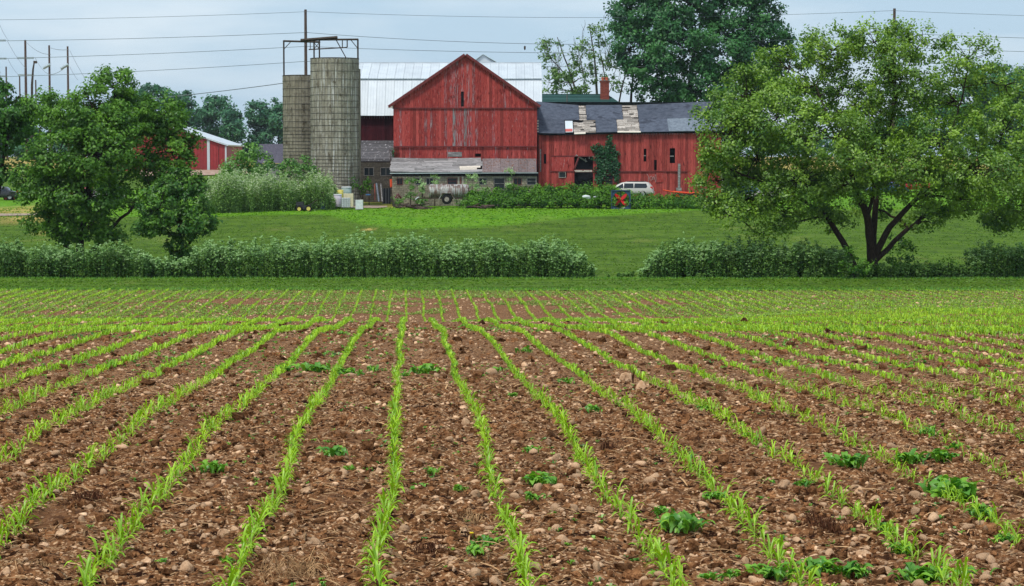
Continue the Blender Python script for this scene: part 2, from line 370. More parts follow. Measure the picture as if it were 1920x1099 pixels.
# photographed stones: pixel, half-width in pixels, look
named = [((844, 1068), 22, 'large broad tan boulder', 'in front of the weeds left of the third corn row'), ((1653, 1089), 20, 'smooth rounded reddish brown boulder', 'at the bottom edge of the field near the lower right'),
  ((750, 652 + 340), 0, '', ''), ((645, 990), 11, 'flat oval pale stone', 'in the soil left of the bottom centre corn row'), ((666, 985), 12, 'round tan stone', 'just right of a flat oval stone left of the bottom centre row'),
  ((550, 1021), 10, 'rounded tan stone', 'beside the second corn row near the bottom left of centre'), ((419, 1010), 14, 'upright pale angular stone', 'between the two left corn rows near the bottom'),
  ((80, 1020), 13, 'blocky pale brown stone', 'near the lower left corner above a long stone'), ((113, 1017), 14, 'long flat tan stone', 'near the lower left corner beside a blocky stone'),
  ((168, 967), 9, 'round tan stone', 'beside a dark soil clump at lower left'), ((276, 1058), 13, 'half buried broad stone', 'right of the lower left corn row'), ((12, 1095), 12, 'rounded brown stone', 'in the lower left corner of the field'),
  ((1202, 733), 15, 'conspicuous round pale stone', 'beside a dry brown weed stalk right of centre'), ((1173, 720), 14, 'grey flat stone', 'next to a dry brown weed stalk right of centre'), ((1285, 751), 15, 'broad pale tan stone', 'against a corn row right of centre'),
  ((1680, 803), 13, 'squarish tan stone', 'between corn rows at mid right'), ((1539, 915), 13, 'round pale tan stone', 'above the photographed field corner at lower right'), ((1607, 921), 13, 'oval pale stone', 'right of a round pale stone at lower right'),
  ((1610, 938), 12, 'rounded grey tan stone', 'just below an oval pale stone at lower right'), ((1466, 938), 12, 'smooth oval tan stone', 'left of a round pale stone at lower right'), ((1908, 965), 13, 'rounded tan stone', 'at the right edge of the field'),
  ((203, 830), 8, 'small white chalky stone', 'near the left corn row at mid left'), ((785, 828), 14, 'broad low tan stone', 'right of the centre corn row'), ((575, 930), 11, 'blocky brown stone', 'between the second corn row and the centre row'),
  ((1620, 1053), 15, 'smooth rounded brown stone', 'near the lower right corner among weeds'), ((1440, 920), 10, 'flat pale stone', 'left of an oval tan stone at lower right'), ((1355, 832), 11, 'flat square grey stone', 'between two corn rows right of centre')]
hidden = []
def stone(px, py, hw, look, where, k):
    g = G(px, py); d = g[1]; r = hw / FPX * d
    x, y = g[0], d; z = float(soil_z(x, y))
    tv, tf = STONE_H[k % 7]
    mb = MB().inst((tv, tf), [(0, 0, r * .12)], rng.uniform(-.5, .5), (r, r, r * rng.uniform(1.1, 1.5)), rng.uniform(.35, .85))
    o = mb.build('fieldstone', M['stone'], smooth=True); o.location = (x, y, z); o['_o'] = (x, y, z)
    tag(o, f'{look} {where}', 'stone')
for k, (q, hw, look, where) in enumerate(named):
    if hw: stone(q[0], q[1], hw, look, where, k)

# nearest / largest stones singly, the rest as one mass
n = 15500
p = np.concatenate([field_pts(24000, 10.2, 26, 1.5), field_pts(13000, 24, 58, 1.7), field_pts(5000, 82, 108, 1.7, .26)])
dens = noise2(p[:, 0], p[:, 1], 1.6, 41) * .6 + noise2(p[:, 0], p[:, 1], .5, 42) * .4
p = p[rng.random(len(p)) < np.clip((dens - .25) * 2.2, .12, 1)]
r = .0085 + rng.gamma(1.05, .0080, len(p)); r = np.minimum(r, .05); r = np.where(p[:, 1] > 26, r * 1.4 + .008, r); r = np.where(p[:, 1] > 80, r * 1.5 + .02, r)
big = np.argsort(-(r / p[:, 1]) * (np.abs(p[:, 0]) < p[:, 1] * .243))[:270]
mask = np.zeros(len(p), bool); mask[big] = True
smesh = []
for i in range(7):
    smesh.append(MB().inst(STONE_M[i % 5] if i < 5 else STONE_H[i], [(0, 0, 0)], 0, 1, rng.uniform(.3, 1)).mesh('fieldstone', [M['stone']], smooth=True))
def ordn(n_): return {1: '1st', 2: '2nd', 3: '3rd', 21: '21st', 22: '22nd', 23: '23rd', 31: '31st', 32: '32nd', 33: '33rd'}.get(n_, f'{n_}th')
FULL = ['first', 'second', 'third', 'fourth', 'fifth', 'sixth', 'seventh']
def rowlabel(k):
    k = int(k)
    if -2 <= k <= 4: return FULL[k + 2] + ' full corn row from left'
    if k < -2: return FULL[min(-3 - k, 6)] + ' row cut by the left edge'
    return FULL[min(k - 5, 6)] + ' row cut by the right edge'
bp = onsoil(p[mask]); br = r[mask]; cnt = {}
for i in np.argsort(bp[:, 1]):
    (x, y, z), rr = bp[i], br[i]; k = int(np.floor((x - row_x(0, y)) / .761)); sz = 'broad' if rr > .05 else 'medium' if rr > .035 else 'small'
    key = (sz, rowlabel(k)); cnt[key] = cnt.get(key, 0) + 1
    o = bpy.data.objects.new('fieldstone', smesh[rng.integers(7)]); col.objects.link(o)
    o.location = (x, y, z + rr * .1); o.rotation_euler = (rng.uniform(-.2, .2), rng.uniform(-.2, .2), rng.uniform(0, 6.3)); o.scale = (rr * 1.15, rr * 1.15, rr * 1.2)
    tag(o, f'{sz} tan stone, {ordn(cnt[key])} up just right of the {rowlabel(k)}', 'stone', 'stones on the nearest soil')
mb = MB(); q = onsoil(p[~mask]); qr = r[~mask]; near = q[:, 1] < 15
idx = rng.integers(0, 5, len(q))
for i in range(5):
    for lod, tm in ((near, STONE_M), (~near, STONE_L)):
        m_ = (idx == i) & lod
        if m_.any(): mb.inst(tm[i], q[m_] + np.array([0, 0, 1]) * (qr[m_] * .1)[:, None], rng.uniform(0, 6.3, m_.sum()), np.stack([qr[m_]] * 2 + [qr[m_] * rng.uniform(.8, 1.5, m_.sum())], -1), rng.random(m_.sum()), tilt=rng.uniform(-.3, .3, m_.sum()))
tag(mb.build('small_stones', M['stone'], smooth=True), 'countless small tan pebbles strewn over the brown soil between corn rows', 'pebbles', kind='stuff')
mb = MB(); q = onsoil(np.concatenate([field_pts(26000, 10, 25, 1.5), field_pts(8000, 24, 56, 1.6)])); qr = rng.gamma(1.8, .0075, len(q)) + .006; qr = np.where(q[:, 1] > 25, qr * 1.7, qr)
idx = rng.integers(0, 6, len(q))
for i in range(6):
    m_ = idx == i; mb.inst(CLOD[i], q[m_], rng.uniform(0, 6.3, m_.sum()), qr[m_], rng.random(m_.sum()), tilt=rng.uniform(-.5, .5, m_.sum()))
tag(mb.build('soil_clods', M['clod']), 'rough dark brown clods of tilled soil between the corn rows', 'soil clods', kind='stuff')
# loose straw and root litter: bent slivers
sl = np.array([[-1, -.05, 0], [0, -.09, .12], [0, .06, .15], [-1, .05, .02], [1, -.03, .02], [1, .03, .0]]); slf = np.array([[0, 1, 2, 3], [1, 4, 5, 2]])
q = onsoil(np.concatenate([field_pts(16000, 10, 26, 1.5), field_pts(5000, 24, 50, 1.6)]), .012)
mb = MB().inst((sl, slf), q, rng.normal(0, .9, len(q)), rng.gamma(3, .011, len(q)) * np.where(q[:, 1] > 24, 1.4, 1), rng.random(len(q)) ** 1.5, tilt=rng.uniform(-.35, .35, len(q)))
tag(mb.build('straw_litter', M['straw']), 'thin scattered straw and root litter on the bare soil', 'straw', kind='stuff')

# straw tufts and dark root clumps that stand out
M['darkroot'] = surf('dark_roots', (.045, .018, .010), (.13, .055, .03), 20, tintamp=.5, bump=0)
def tuft(px, py, rad, nblades, mat, label, name='straw_clump', h=.05, cat='straw', curl=1.0):
    g = G(px, py); R = rad / FPX * g[1]; root = thing(name, label, cat, (g[0], g[1], soil_z(g[0], g[1])))
    mb = MB()
    for i in range(nblades):
        a = rng.uniform(0, 6.3); rr = R * rng.random() ** .5; bx, by = g[0] + math.cos(a) * rr, g[1] + math.sin(a) * rr
        ln = R * rng.uniform(.4, 1.1); a2 = rng.uniform(0, 6.3); s = np.linspace(0, 1, 7); cv = rng.uniform(-2, 2) * curl
        x = bx + np.cumsum(np.cos(a2 + cv * s)) * ln / 7; y = by + np.cumsum(np.sin(a2 + cv * s)) * ln / 7
        z = soil_z(x, y) + .004 + np.sin(s * PI) * h * rng.uniform(.2, 1)
        mb.tube(np.stack([x, y, z], -1), .0022 * np.linspace(1.2, .5, 7), 3, rng.random(), cap=False)
    b_ = mb.build('stems', mat, root); b_['kind'] = 'stuff'
tuft(545, 1082, 75, 90, M['straw'], 'tangled pale straw with curled loops at the bottom left of the centre row', h=.12, curl=2)
tuft(30, 1075, 60, 70, M['straw'], 'matted dry straw in the lower left corner of the field', h=.04)
tuft(1700, 865, 60, 90, M['straw'], 'fan of dry orange straw between two rows at mid right', h=.08)
tuft(1790, 803, 17, 40, M['straw'], 'little upright ball of dry straw at the right edge', h=.08)
tuft(1140, 842, 14, 50, M['darkroot'], 'dark brown root clump between two rows right of centre', h=.09, name='root_clump', cat='root clump')
tuft(165, 950, 30, 90, M['darkroot'], 'dark shaggy root clump near the left corn row', h=.09, name='root_clump', cat='root clump')
tuft(1440, 790, 18, 60, M['darkroot'], 'dark root clump right of a broad pale stone', h=.08, name='root_clump', cat='root clump')
tuft(800, 1035, 25, 70, M['darkroot'], 'dark root clump above the large tan boulder', h=.07, name='root_clump', cat='root clump')
tuft(1550, 1005, 32, 100, M['darkroot'], 'dark shaggy root clump at the lower right between rows', h=.09, name='root_clump', cat='root clump')
tuft(890, 982, 26, 50, M['straw'], 'thin curled straw right of the centre row', h=.06, curl=2)

# ------------------------------------------------------------------ corn
def ribbon(L_, wd, rise, droop, seg, yaw=0, base=(0, 0, 0), twist=0):
    """one arching corn leaf as a folded ribbon"""
    s = np.linspace(0, 1, seg + 1); r = L_ * (s * .8 + .2 * s ** 2) ; z = rise * np.sin(s * PI * .62) * 1.08 - droop * s ** 3
    wv = wd * np.sin(PI * (s * .86 + .12)) ** .8; wv[-1] = wd * .04
    c, sn = math.cos(yaw), math.sin(yaw); x = r * c + base[0]; y = r * sn + base[1]; z = z + base[2]
    ctr = np.stack([x, y, z], -1); side = np.stack([-sn * wv, c * wv, wv * (.45 + twist * s)], -1); side2 = np.stack([sn * wv, -c * wv, wv * (.45 - twist * s)], -1)
    v = np.concatenate([ctr, ctr + side, ctr + side2]); n_ = seg + 1
    i = np.arange(seg)
    return v, np.concatenate([np.stack([i, i + 1, i + 1 + n_, i + n_], -1), np.stack([i + 2 * n_, i + 1 + 2 * n_, i + 1, i], -1)])
def corn_leaves(seed, seg):
    r = np.random.default_rng(seed); out_ = []; a0 = r.uniform(0, 6.3)
    for i in range(6):
        f = i / 5; ln = r.uniform(.09, .15) * (1 - .25 * f); yaw = a0 + i * PI * (1 + r.uniform(-.25, .25))
        out_.append(ribbon(ln, .0095 * (1 - .25 * f), ln * (.35 + .9 * f), ln * r.uniform(.35, .8) * (1 - f * .8), seg, yaw, (0, 0, .02 + .075 * f), r.uniform(-.6, .6)))
    return out_
corn_lod = []
for seed in range(6):
    lods = []
    for seg, cnt in ((3, 6), (1, 6)):
        vs, fs, n_ = [], [], 0
        for v_, f_ in corn_leaves(seed, seg)[:cnt]:
            if seg == 1:
                # far plants: flat two-quad blades
                v_, f_ = ribbon_flat(v_) if False else (v_, f_)
            vs.append(v_); fs.append(f_ + n_); n_ += len(v_)
        lods.append((np.concatenate(vs), np.concatenate(fs)))
    corn_lod.append(lods)
# far plants: each leaf one bent pair of triangles, slightly broader
far_tm = []
for seed in range(6):
    r_ = np.random.default_rng(seed + 90); vs, fs = [], []
    for i in range(5):
        a = r_.uniform(0, 6.3); l_ = r_.uniform(.08, .13); h_ = r_.uniform(.08, .16); c_, s_ = math.cos(a), math.sin(a); wd = .016
        vs += [(0, 0, .01), (c_ * l_ * .5 - s_ * wd, s_ * l_ * .5 + c_ * wd, h_), (c_ * l_, s_ * l_, h_ * .75), (c_ * l_ * .5 + s_ * wd, s_ * l_ * .5 - c_ * wd, h_)]
        fs.append([4 * i, 4 * i + 1, 4 * i + 2, 4 * i + 3])
    far_tm.append((np.array(vs), np.array(fs)))
plants = []
for k in range(-52, 62):
    d = 9.3 + rng.random() * .1
    while d < 109:
        sp = .105 if d < 30 else .11 if d < 60 else .15
        d += sp * rng.uniform(.7, 1.3); x = row_x(k, d)
        if abs(x) > d * .29 + .3: continue
        wob = (float(noise2(k * 7.7, d, 3.0, 51)) - .5) * .10
        plants.append((x + wob + rng.normal(0, .012), d, k))
plants = np.array(plants)
nz_ = noise2(plants[:, 0], plants[:, 1], 2.2, 55)
gap = ((nz_ < .10) & (plants[:, 1] < 22) & (plants[:, 1] > 16)) | ((plants[:, 1] < 22) & (rng.random(len(plants)) < .10))
bad = (noise2(plants[:, 0], plants[:, 1], 9, 56) > .63) & (plants[:, 1] > 62) & (rng.random(len(plants)) < .45)
plants = plants[~(gap | bad)]
cz = soil_z(plants[:, 0], plants[:, 1])
cs = (1.0 + (noise2(plants[:, 0], plants[:, 1], 5, 57) - .5) * .5) * rng.uniform(.75, 1.2, len(plants)); cs = cs * np.interp(plants[:, 1], [10, 20, 30, 60, 80, 109], [.64, .60, .62, .72, .72, .72])
inview = (np.abs(plants[:, 0]) < plants[:, 1] * .243) & (plants[:, 1] > 10.9)
order = np.argsort(np.where(inview, plants[:, 1], 999))[:295]
single = np.zeros(len(plants), bool); single[order] = True
lm = []
for seed in range(6):
    ms = [MB().add(v_, f_, .35 + .5 * ((i * 37 + seed * 17) % 10) / 10).mesh('leaf', [M['corn']], smooth=True) for i, (v_, f_) in enumerate(corn_leaves(seed, 5))]
    st = MB().tube([(0, 0, -.01), (.002, 0, .05), (0, .002, .1)], [.0075, .006, .003], 5, .5).mesh('stalk', [M['cornmid']], smooth=True)
    lm.append((ms, st))
cnt = {}
for i in sorted(np.nonzero(single)[0], key=lambda i_: plants[i_, 1]):
    x, d, k = plants[i]; cnt[k] = cnt.get(k, 0) + 1
    t_ = thing('corn_plant', f'green corn seedling, {ordn(cnt[k])} up in the {rowlabel(k)}', 'corn plant', (x, d, cz[i] - .005), f'corn seedlings of the {rowlabel(k)}')
    t_.rotation_euler = (rng.uniform(-.12, .12), rng.uniform(-.12, .12), rng.uniform(0, 6.3)); t_.scale = (cs[i] * 1.1,) * 3
    ms, st = lm[rng.integers(6)]
    for nm, me in [('stalk', st)] + [('leaf', m_) for m_ in ms]:
        o = bpy.data.objects.new(nm, me); col.objects.link(o); o.parent = t_
mb = MB(); rest = ~single; ci = rng.integers(0, 6, len(plants))
for i in range(6):
    for lo_, hi_, tm in ((0, 26, corn_lod[i][0]), (26, 200, far_tm[i])):
        m_ = rest & (ci == i) & (plants[:, 1] >= lo_) & (plants[:, 1] < hi_)
        if not m_.any(): continue
        pp = np.concatenate([plants[m_][:, :2], cz[m_][:, None] - .005], -1)
        k_ = cs[m_] * (1 if hi_ < 100 else 1.12)
        mb.inst(tm, pp, rng.uniform(0, 6.3, m_.sum()), k_, rng.uniform(.15, 1, m_.sum()) ** .8)
tag(mb.build('corn_rows', M['corn'], smooth=True), 'long rows of young green corn running back across the whole field', 'corn', kind='stuff')

# ------------------------------------------------------------------ weeds in the field
def weed_leaf(L_, wd, seg, lobed=True):
    s = np.linspace(0, 1, seg + 1); x = L_ * s; z = L_ * (.55 * np.sin(s * PI * .7) - .22 * s ** 2)
    w_ = wd * np.sin(PI * np.clip(s * .9 + .05, 0, 1)) ** .7 * (1 - (.45 * (np.arange(seg + 1) % 2) if lobed else 0)); w_[-1] = wd * .05
    c_ = np.stack([x, 0 * x, z], -1); a = np.stack([x, w_, z + w_ * .35], -1); b_ = np.stack([x, -w_, z + w_ * .35], -1)
    v = np.concatenate([c_, a, b_]); n_ = seg + 1; i = np.arange(seg)
    return v, np.concatenate([np.stack([i, i + 1, i + 1 + n_, i + n_], -1), np.stack([i + 2 * n_, i + 1 + 2 * n_, i + 1, i], -1)])
wl_mesh = [MB().add(*weed_leaf(1, .17 + .03 * (i % 3), 6, i % 2 == 0), .15 + .14 * i).mesh('leaf', [M['weed']], smooth=True) for i in range(6)]
flower = MB().inst(ico(1), [(0, 0, 0)], 0, (1, 1, .4)).mesh('flower', [M['yellow']], smooth=True)
def weed(px, py, rad, nl, label, fl=False, up=.5):
    g = G(px, py); R = rad / FPX * g[1]; z = float(soil_z(g[0], g[1]))
    t_ = thing('weed', label, 'weed', (g[0], g[1], z))
    for i in range(int(nl * 2.0)):
        o = bpy.data.objects.new('leaf', wl_mesh[rng.integers(6)]); col.objects.link(o); o.parent = t_
        k = R * rng.uniform(.32, .85); o.scale = (k, k, k); q = rng.uniform(0, 1)
        o.location = (rng.normal(0, R * .34), rng.normal(0, R * .34), 0); o.rotation_euler = (rng.uniform(-.4, .4), -rng.uniform(0, up) * 1.2, rng.uniform(0, 6.3))
    if fl:
        o = bpy.data.objects.new('flower', flower); col.objects.link(o); o.parent = t_; o.location = (-R * .9, -R * .4, .09); o.scale = (.014,) * 3
        st = MB().tube([(-R * .3, 0, 0), (-R * .8, -R * .3, .05), (-R * .9, -R * .4, .09)], .002, 4, .6).mesh('flower_stem', [M['weed']]); o = bpy.data.objects.new('flower_stem', st); col.objects.link(o); o.parent = t_
W = [(1600, 1082, 46, 30, 'bushy weeds at the bottom edge between the boulder and the dense patch'), (1690, 1040, 34, 22, 'green weed above the reddish boulder'), (1655, 1000, 30, 20, 'pale green weed left of the wide feathery weed'), (1840, 975, 34, 20, 'spreading weed right of the wide feathery weed'), (1375, 1075, 26, 16, 'little weed right of the low bottom weeds'), (700, 700, 18, 14, 'yellow green weed just left of the centre row'), (760, 707, 16, 12, 'short weed just right of the centre row'), (930, 700, 20, 14, 'weed right of the first right row at upper field'), (1060, 720, 22, 14, 'weed between the second and third right rows'), (560, 690, 16, 10, 'small weed between the pale weeds and the dark band'), (400, 892, 34, 22, 'broad dark green weed rosette between the two left corn rows'), (478, 900, 12, 10, 'small weed tuft left of the second row at mid height'), (627, 860, 34, 18, 'long low dark green weed strip left of the centre row'),
 (615, 838, 14, 9, 'small upright weed above a long low weed strip'), (655, 897, 15, 10, 'small bluish weed left of the centre row'), (790, 926, 28, 16, 'flat dark green weed right of the centre row'),
 (865, 936, 20, 14, 'green weed rosette beside the first row right of centre'), (810, 903, 22, 12, 'low dark weed above a flat weed right of centre'), (1012, 920, 40, 34, 'large bushy green weed between the first two rows right of centre'),
 (1000, 948, 28, 14, 'long low weed just under the large bushy weed'), (996, 860, 22, 14, 'bluish thistle rosette right of the first right row'), (915, 1025, 34, 26, 'spreading dandelion with one yellow flower near the bottom centre', True),
 (890, 1055, 26, 22, 'low green weed beside the large tan boulder'), (1275, 1010, 48, 44, 'tall leafy weed left of a corn row at the lower right'), (1238, 975, 26, 16, 'loose weed above the tall leafy weed at lower right'),
 (425, 1060, 20, 14, 'small weed near the bottom between the left rows'), (318, 1008, 18, 12, 'low weed right of the lower left corn row'), (305, 1063, 16, 10, 'spiky yellow green weed near the bottom left'),
 (422, 975, 16, 9, 'small weed beside the second row at lower left'), (168, 998, 10, 6, 'single upright weed shoot at lower left'), (1112, 778, 24, 18, 'dark weed clump between rows right of centre'),
 (962, 747, 15, 14, 'compact dark green weed above centre'), (985, 663, 22, 14, 'dark weed patch at the top of the near rows'), (640, 628, 12, 14, 'small dark weed at the crest left of centre'),
 (870, 617, 14, 14, 'small dark weed at the crest right of centre'), (1590, 890, 45, 34, 'broad grey green thistle rosette at the lower right'), (1700, 880, 40, 26, 'leafy weeds in the corn row at the right'), (1765, 875, 36, 26, 'grey green leafy weed right of the corn row at right'),
 (1798, 852, 28, 30, 'tall dark weed standing in the right corn row'), (1780, 935, 60, 70, 'wide sprawling feathery weed at the lower right'), (1745, 825, 22, 18, 'dark weed in the row above the tall dark weed'),
 (1297, 862, 16, 14, 'small weed right of a corn row, centre right'), (1320, 775, 22, 12, 'yellow green weed beside the pale stones'), (1400, 820, 18, 12, 'dark weed against the third right row'),
 (1540, 1080, 45, 44, 'dense weed patch at the bottom edge right of centre'), (1450, 1085, 45, 30, 'low yellow green weeds at the bottom edge'), (1730, 1085, 55, 46, 'weed patch at the bottom right corner'), (1830, 1085, 40, 28, 'pale green weeds in the bottom right corner'),
 (1885, 1020, 26, 20, 'spiky weed at the right edge near the bottom'), (1330, 1085, 30, 18, 'low weed at the bottom edge left of the dense patch'), (1240, 1080, 20, 12, 'small weed at the bottom edge near the third right row'),
 (1505, 935 - 5, 22, 14, 'small green weed above the root clump at lower right'), (1440, 925, 22, 12, 'flat weed between two rows at lower right'), (1340, 950, 26, 26, 'green weed in the corn row at lower right'), (1250, 1000, 16, 9, 'short weed left of the tall leafy weed'),
 (590, 700, 34, 26, 'band of dark weeds across the left rows'), (650, 704, 30, 22, 'yellow and green weeds between two rows'), (800, 705, 34, 20, 'yellow flowering weeds right of the centre row'), (530, 697, 26, 18, 'pale yellow green weeds left of the dark band')]
for q in W: weed(q[0], q[1], q[2], q[3], q[4], len(q) > 5, 1.0 if 'tall' in q[4] or 'feathery' in q[4] else .5)
# tiny uncountable weeds, near the camera and as a mat over the far field
wt = []
for sd_ in range(4):
    r_ = np.random.default_rng(sd_ + 300); vs, fs = [], []
    for i in range(6):
        a = r_.uniform(0, 6.3); l_ = r_.uniform(.5, 1); c_, s_ = math.cos(a), math.sin(a); w_ = .24; h_ = r_.uniform(.2, .7)
        vs += [(0, 0, 0), (c_ * l_ * .55 - s_ * w_, s_ * l_ * .55 + c_ * w_, h_), (c_ * l_, s_ * l_, h_ * .8), (c_ * l_ * .55 + s_ * w_, s_ * l_ * .55 - c_ * w_, h_)]; fs.append([4 * i, 4 * i + 1, 4 * i + 2, 4 * i + 3])
    wt.append((np.array(vs), np.array(fs)))
p1 = field_pts(3800, 10, 30, 1.7); p1 = p1[noise2(p1[:, 0], p1[:, 1], 1.3, 71) > .48]
p2 = field_pts(6000, 26, 62, 1.8); dn = noise2(p2[:, 0], p2[:, 1], 2.5, 72) + .25 * np.clip(p2[:, 0] / 12, -1, 1); p2 = p2[dn > .56]
p3 = field_pts(62000, 80, 109.6, 1.8, .28); dn = noise2(p3[:, 0], p3[:, 1] * 2.5, 7, 73) * .6 + noise2(p3[:, 0], p3[:, 1], 1.6, 74) * .4 + np.abs(p3[:, 0] + 4) / 60
dn += .28 * (p3[:, 1] > 104.5); dn -= .12 * (np.abs(p3[:, 0] + 5) < 6) * (p3[:, 1] < 96); p3 = p3[dn > .50]
mb = MB()
for pp, s0 in ((p1, .028), (p2, .05)):
    q = onsoil(pp); ii = rng.integers(0, 4, len(q))
    for i in range(4): m_ = ii == i; mb.inst(wt[i], q[m_], rng.uniform(0, 6.3, m_.sum()), s0 * rng.uniform(.5, 1.5, m_.sum()), rng.random(m_.sum()))
tag(mb.build('small_weeds', M['weed']), 'tiny green weed seedlings scattered between the corn rows', 'weeds', kind='stuff')
mb = MB(); q = onsoil(p3); ii = rng.integers(0, 4, len(q))
wf = [(v_[:16], f_[:4]) for v_, f_ in wt]
for i in range(4): m_ = ii == i; mb.inst(wf[i], q[m_], rng.uniform(0, 6.3, m_.sum()), .085 * rng.uniform(.6, 1.4, m_.sum()), rng.random(m_.sum()))
tag(mb.build('weed_mat', M['weedblue']), 'pale green mat of weeds covering the far end of the field', 'weeds', kind='stuff')
# the dry stalk right of centre
g = G(1187, 722); t_ = thing('dry_weed', 'dry dark brown weed stalk standing beside a round pale stone', 'weed', (g[0], g[1], soil_z(g[0], g[1])))
mb = MB()
for i in range(7): a = rng.uniform(0, 6.3); mb.tube([g + [0, 0, -.02], g + [math.cos(a) * .02, 0, .1], g + [math.cos(a) * .06, math.sin(a) * .05, rng.uniform(.15, .26)]], [.005, .003, .002], 4, .4)
mb.build('stems', M['darkroot'], t_)
# short grass standing on the mown strip and the lawn
def tufts(name, label, n_, x0, x1, y0, y1, h0, h1, mt):
    q = np.stack([rng.uniform(x0, x1, n_), rng.uniform(y0, y1, n_)], -1); q = q[noise2(q[:, 0], q[:, 1], 2.0, 92) * .5 + noise2(q[:, 0], q[:, 1], .6, 93) * .5 + rng.normal(0, .12, n_) > .42]
    q = np.concatenate([q, land_z(q[:, 0], q[:, 1])[:, None]], -1); m_ = len(q); k = 1 + .6 * slope_light(q[:, 0], q[:, 1])
    tm = (np.array([[-.05, 0, -.02], [.05, 0, -.02], [.04, .03, 1], [-.06, .02, .8]]), np.array([[0, 1, 2, 3]]))
    tag(MB().inst(tm, q, rng.uniform(0, 6.3, m_), np.stack([k, k, rng.uniform(h0, h1, m_) * k], -1), np.clip(.3 * slope_light(q[:, 0], q[:, 1]) + rng.uniform(.15, .6, m_), 0, 1), tilt=rng.uniform(-.5, .5, m_)).build(name, mt), label, 'grass', kind='stuff')  # blades larger and brighter where the slope's light is painted in
M['turf'] = leafmat('turf_blades', (.035, .095, .006), (.20, .40, .012), .3, .02)
tufts('lawn_grass', 'short mown grass over the sloping lawn below the barn', 75000, -50, 52, 124.5, 214, .015, .055, M['turf'])
tufts('strip_grass', 'short grass on the mown strip beside the field', 22000, -34, 36, 109.5, 121.8, .01, .045, M['turf'])
# grass fringe where the field meets the mown strip
bl = np.array([[-.02, 0, 0], [.02, 0, 0], [.03, .03, 1]]); q = np.concatenate([np.stack([rng.uniform(-34, 34, 6000), 109.1 + rng.gamma(1.3, .5, 6000)], -1), np.stack([rng.uniform(-38, 38, 7000), 121.4 - rng.gamma(1.3, .35, 7000)], -1)]); q = np.concatenate([q, (land_z(q[:, 0], q[:, 1]))[:, None]], -1)
tag(MB().inst((bl, np.array([[0, 1, 2]])), q, rng.uniform(0, 6.3, len(q)), np.stack([np.ones(len(q)), np.ones(len(q)), rng.uniform(.05, .16, len(q))], -1), rng.random(len(q)), tilt=rng.uniform(-.4, .4, len(q))).build('grass_fringe', M['weed']), 'rough grass fringe between the corn field and the mown strip', 'grass', kind='stuff')
# ------------------------------------------------------------------ building materials
M['redboard'] = surf('red_boards', (.24, .029, .030), (.44, .078, .066), 5, (3, 3, .35), rough=.85, tintamp=.22, bump=.3, wear=[((.13, .016, .015), 3, (1, 1, .5), .56, .14), ((.36, .30, .31), 9, (2.2, 2.2, .16), .625, .06)])
M['redworn'] = surf('red_boards_worn', (.23, .031, .032), (.39, .066, .062), 5, (3, 3, .35), rough=.9, tintamp=.25, bump=.3, wear=[((.11, .016, .016), 3, (1, 1, .5), .54, .14), ((.34, .29, .31), 6, (3, 3, .14), .545, .05), ((.12, .13, .15), 5, (3, 3, .2), .60, .05)])
M['redold'] = surf('red_boards_faded', (.25, .036, .036), (.43, .086, .072), 5, (3, 3, .3), rough=.9, tintamp=.32, bump=.35, wear=[((.085, .018, .017), 4, (2.4, 2.4, .3), .58, .10), ((.34, .26, .25), 9, (3, 3, .2), .70, .05)])
M['peelboard'] = surf('bare_grey_boards', (.13, .13, .14), (.26, .25, .26), 5, (3, 3, .3), tintamp=.25, bump=.3, wear=[((.26, .05, .042), 4, (3, 3, .25), .50, .06)])
M['reddark'] = surf('dark_red_boards', (.035, .008, .012), (.075, .014, .018), 5, (3, 3, .3), tintamp=.3, bump=.3, wear=[((.20, .17, .18), 12, (1, 1, 1), .73, .04)])
M['trim'] = surf('dark_red_trim', (.13, .030, .032), (.20, .050, .05), 6, tintamp=.2, bump=.2)
M['greyboard'] = surf('weathered_boards', (.13, .125, .125), (.32, .30, .30), 5, (.35, 3, 3), tintamp=.4, bump=.4, wear=[((.45, .42, .42), 4, (.4, 2, 2), .55, .12)])
M['peel'] = surf('peeling_dark_boards', (.07, .07, .078), (.15, .14, .15), 6, (.6, 2, 2), tintamp=.35, bump=.4, wear=[((.42, .40, .43), 4, (1, 1, 1), .60, .06)])
M['rustroof'] = surf('rusty_sheet', (.12, .10, .105), (.24, .19, .185), 3, (2, 1, .4), tintamp=.25, bump=.3, wear=[((.17, .075, .045), 2.4, (2, 1, .5), .52, .16)])
M['whitemetal'] = surf('white_metal', (.50, .54, .58), (.60, .64, .67), .6, tintamp=.06, rough=.45, bump=0, wear=[((.42, .43, .42), 5, (3, 1, .25), .68, .15)])
M['block'] = surf('old_blockwork', (.20, .175, .13), (.34, .30, .23), 5, tintamp=.2, bump=.5, wear=[((.15, .13, .10), 2, (1, 1, .5), .58, .12)])
M['blockdark'] = surf('dark_blockwork', (.075, .065, .055), (.14, .12, .10), 5, tintamp=.2, bump=.5)
M['slate'] = surf('grey_blue_roofing', (.060, .070, .095), (.100, .112, .145), 2.2, (1, 1, 1), tintamp=.10, rough=.9, bump=.2, wear=[((.045, .05, .068), 1.0, (1, 1, 2), .56, .1)])
M['slatepale'] = surf('pale_roofing', (.13, .155, .19), (.21, .24, .28), 3, (1, 1, .3), tintamp=.1, bump=.2)
M['lath'] = surf('bare_lath', (.22, .19, .17), (.48, .43, .38), 9, (.5, 3, 3), tintamp=.5, bump=.3, wear=[((.14, .08, .055), 7, (1, 1, 1), .56, .08)])
M['cream'] = surf('pale_wood', (.50, .44, .38), (.62, .56, .48), 5, tintamp=.2, bump=.2)
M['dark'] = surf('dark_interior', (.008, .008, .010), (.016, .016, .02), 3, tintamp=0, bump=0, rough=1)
M['glass'] = plain('window_glass', (.012, .018, .024), .12)
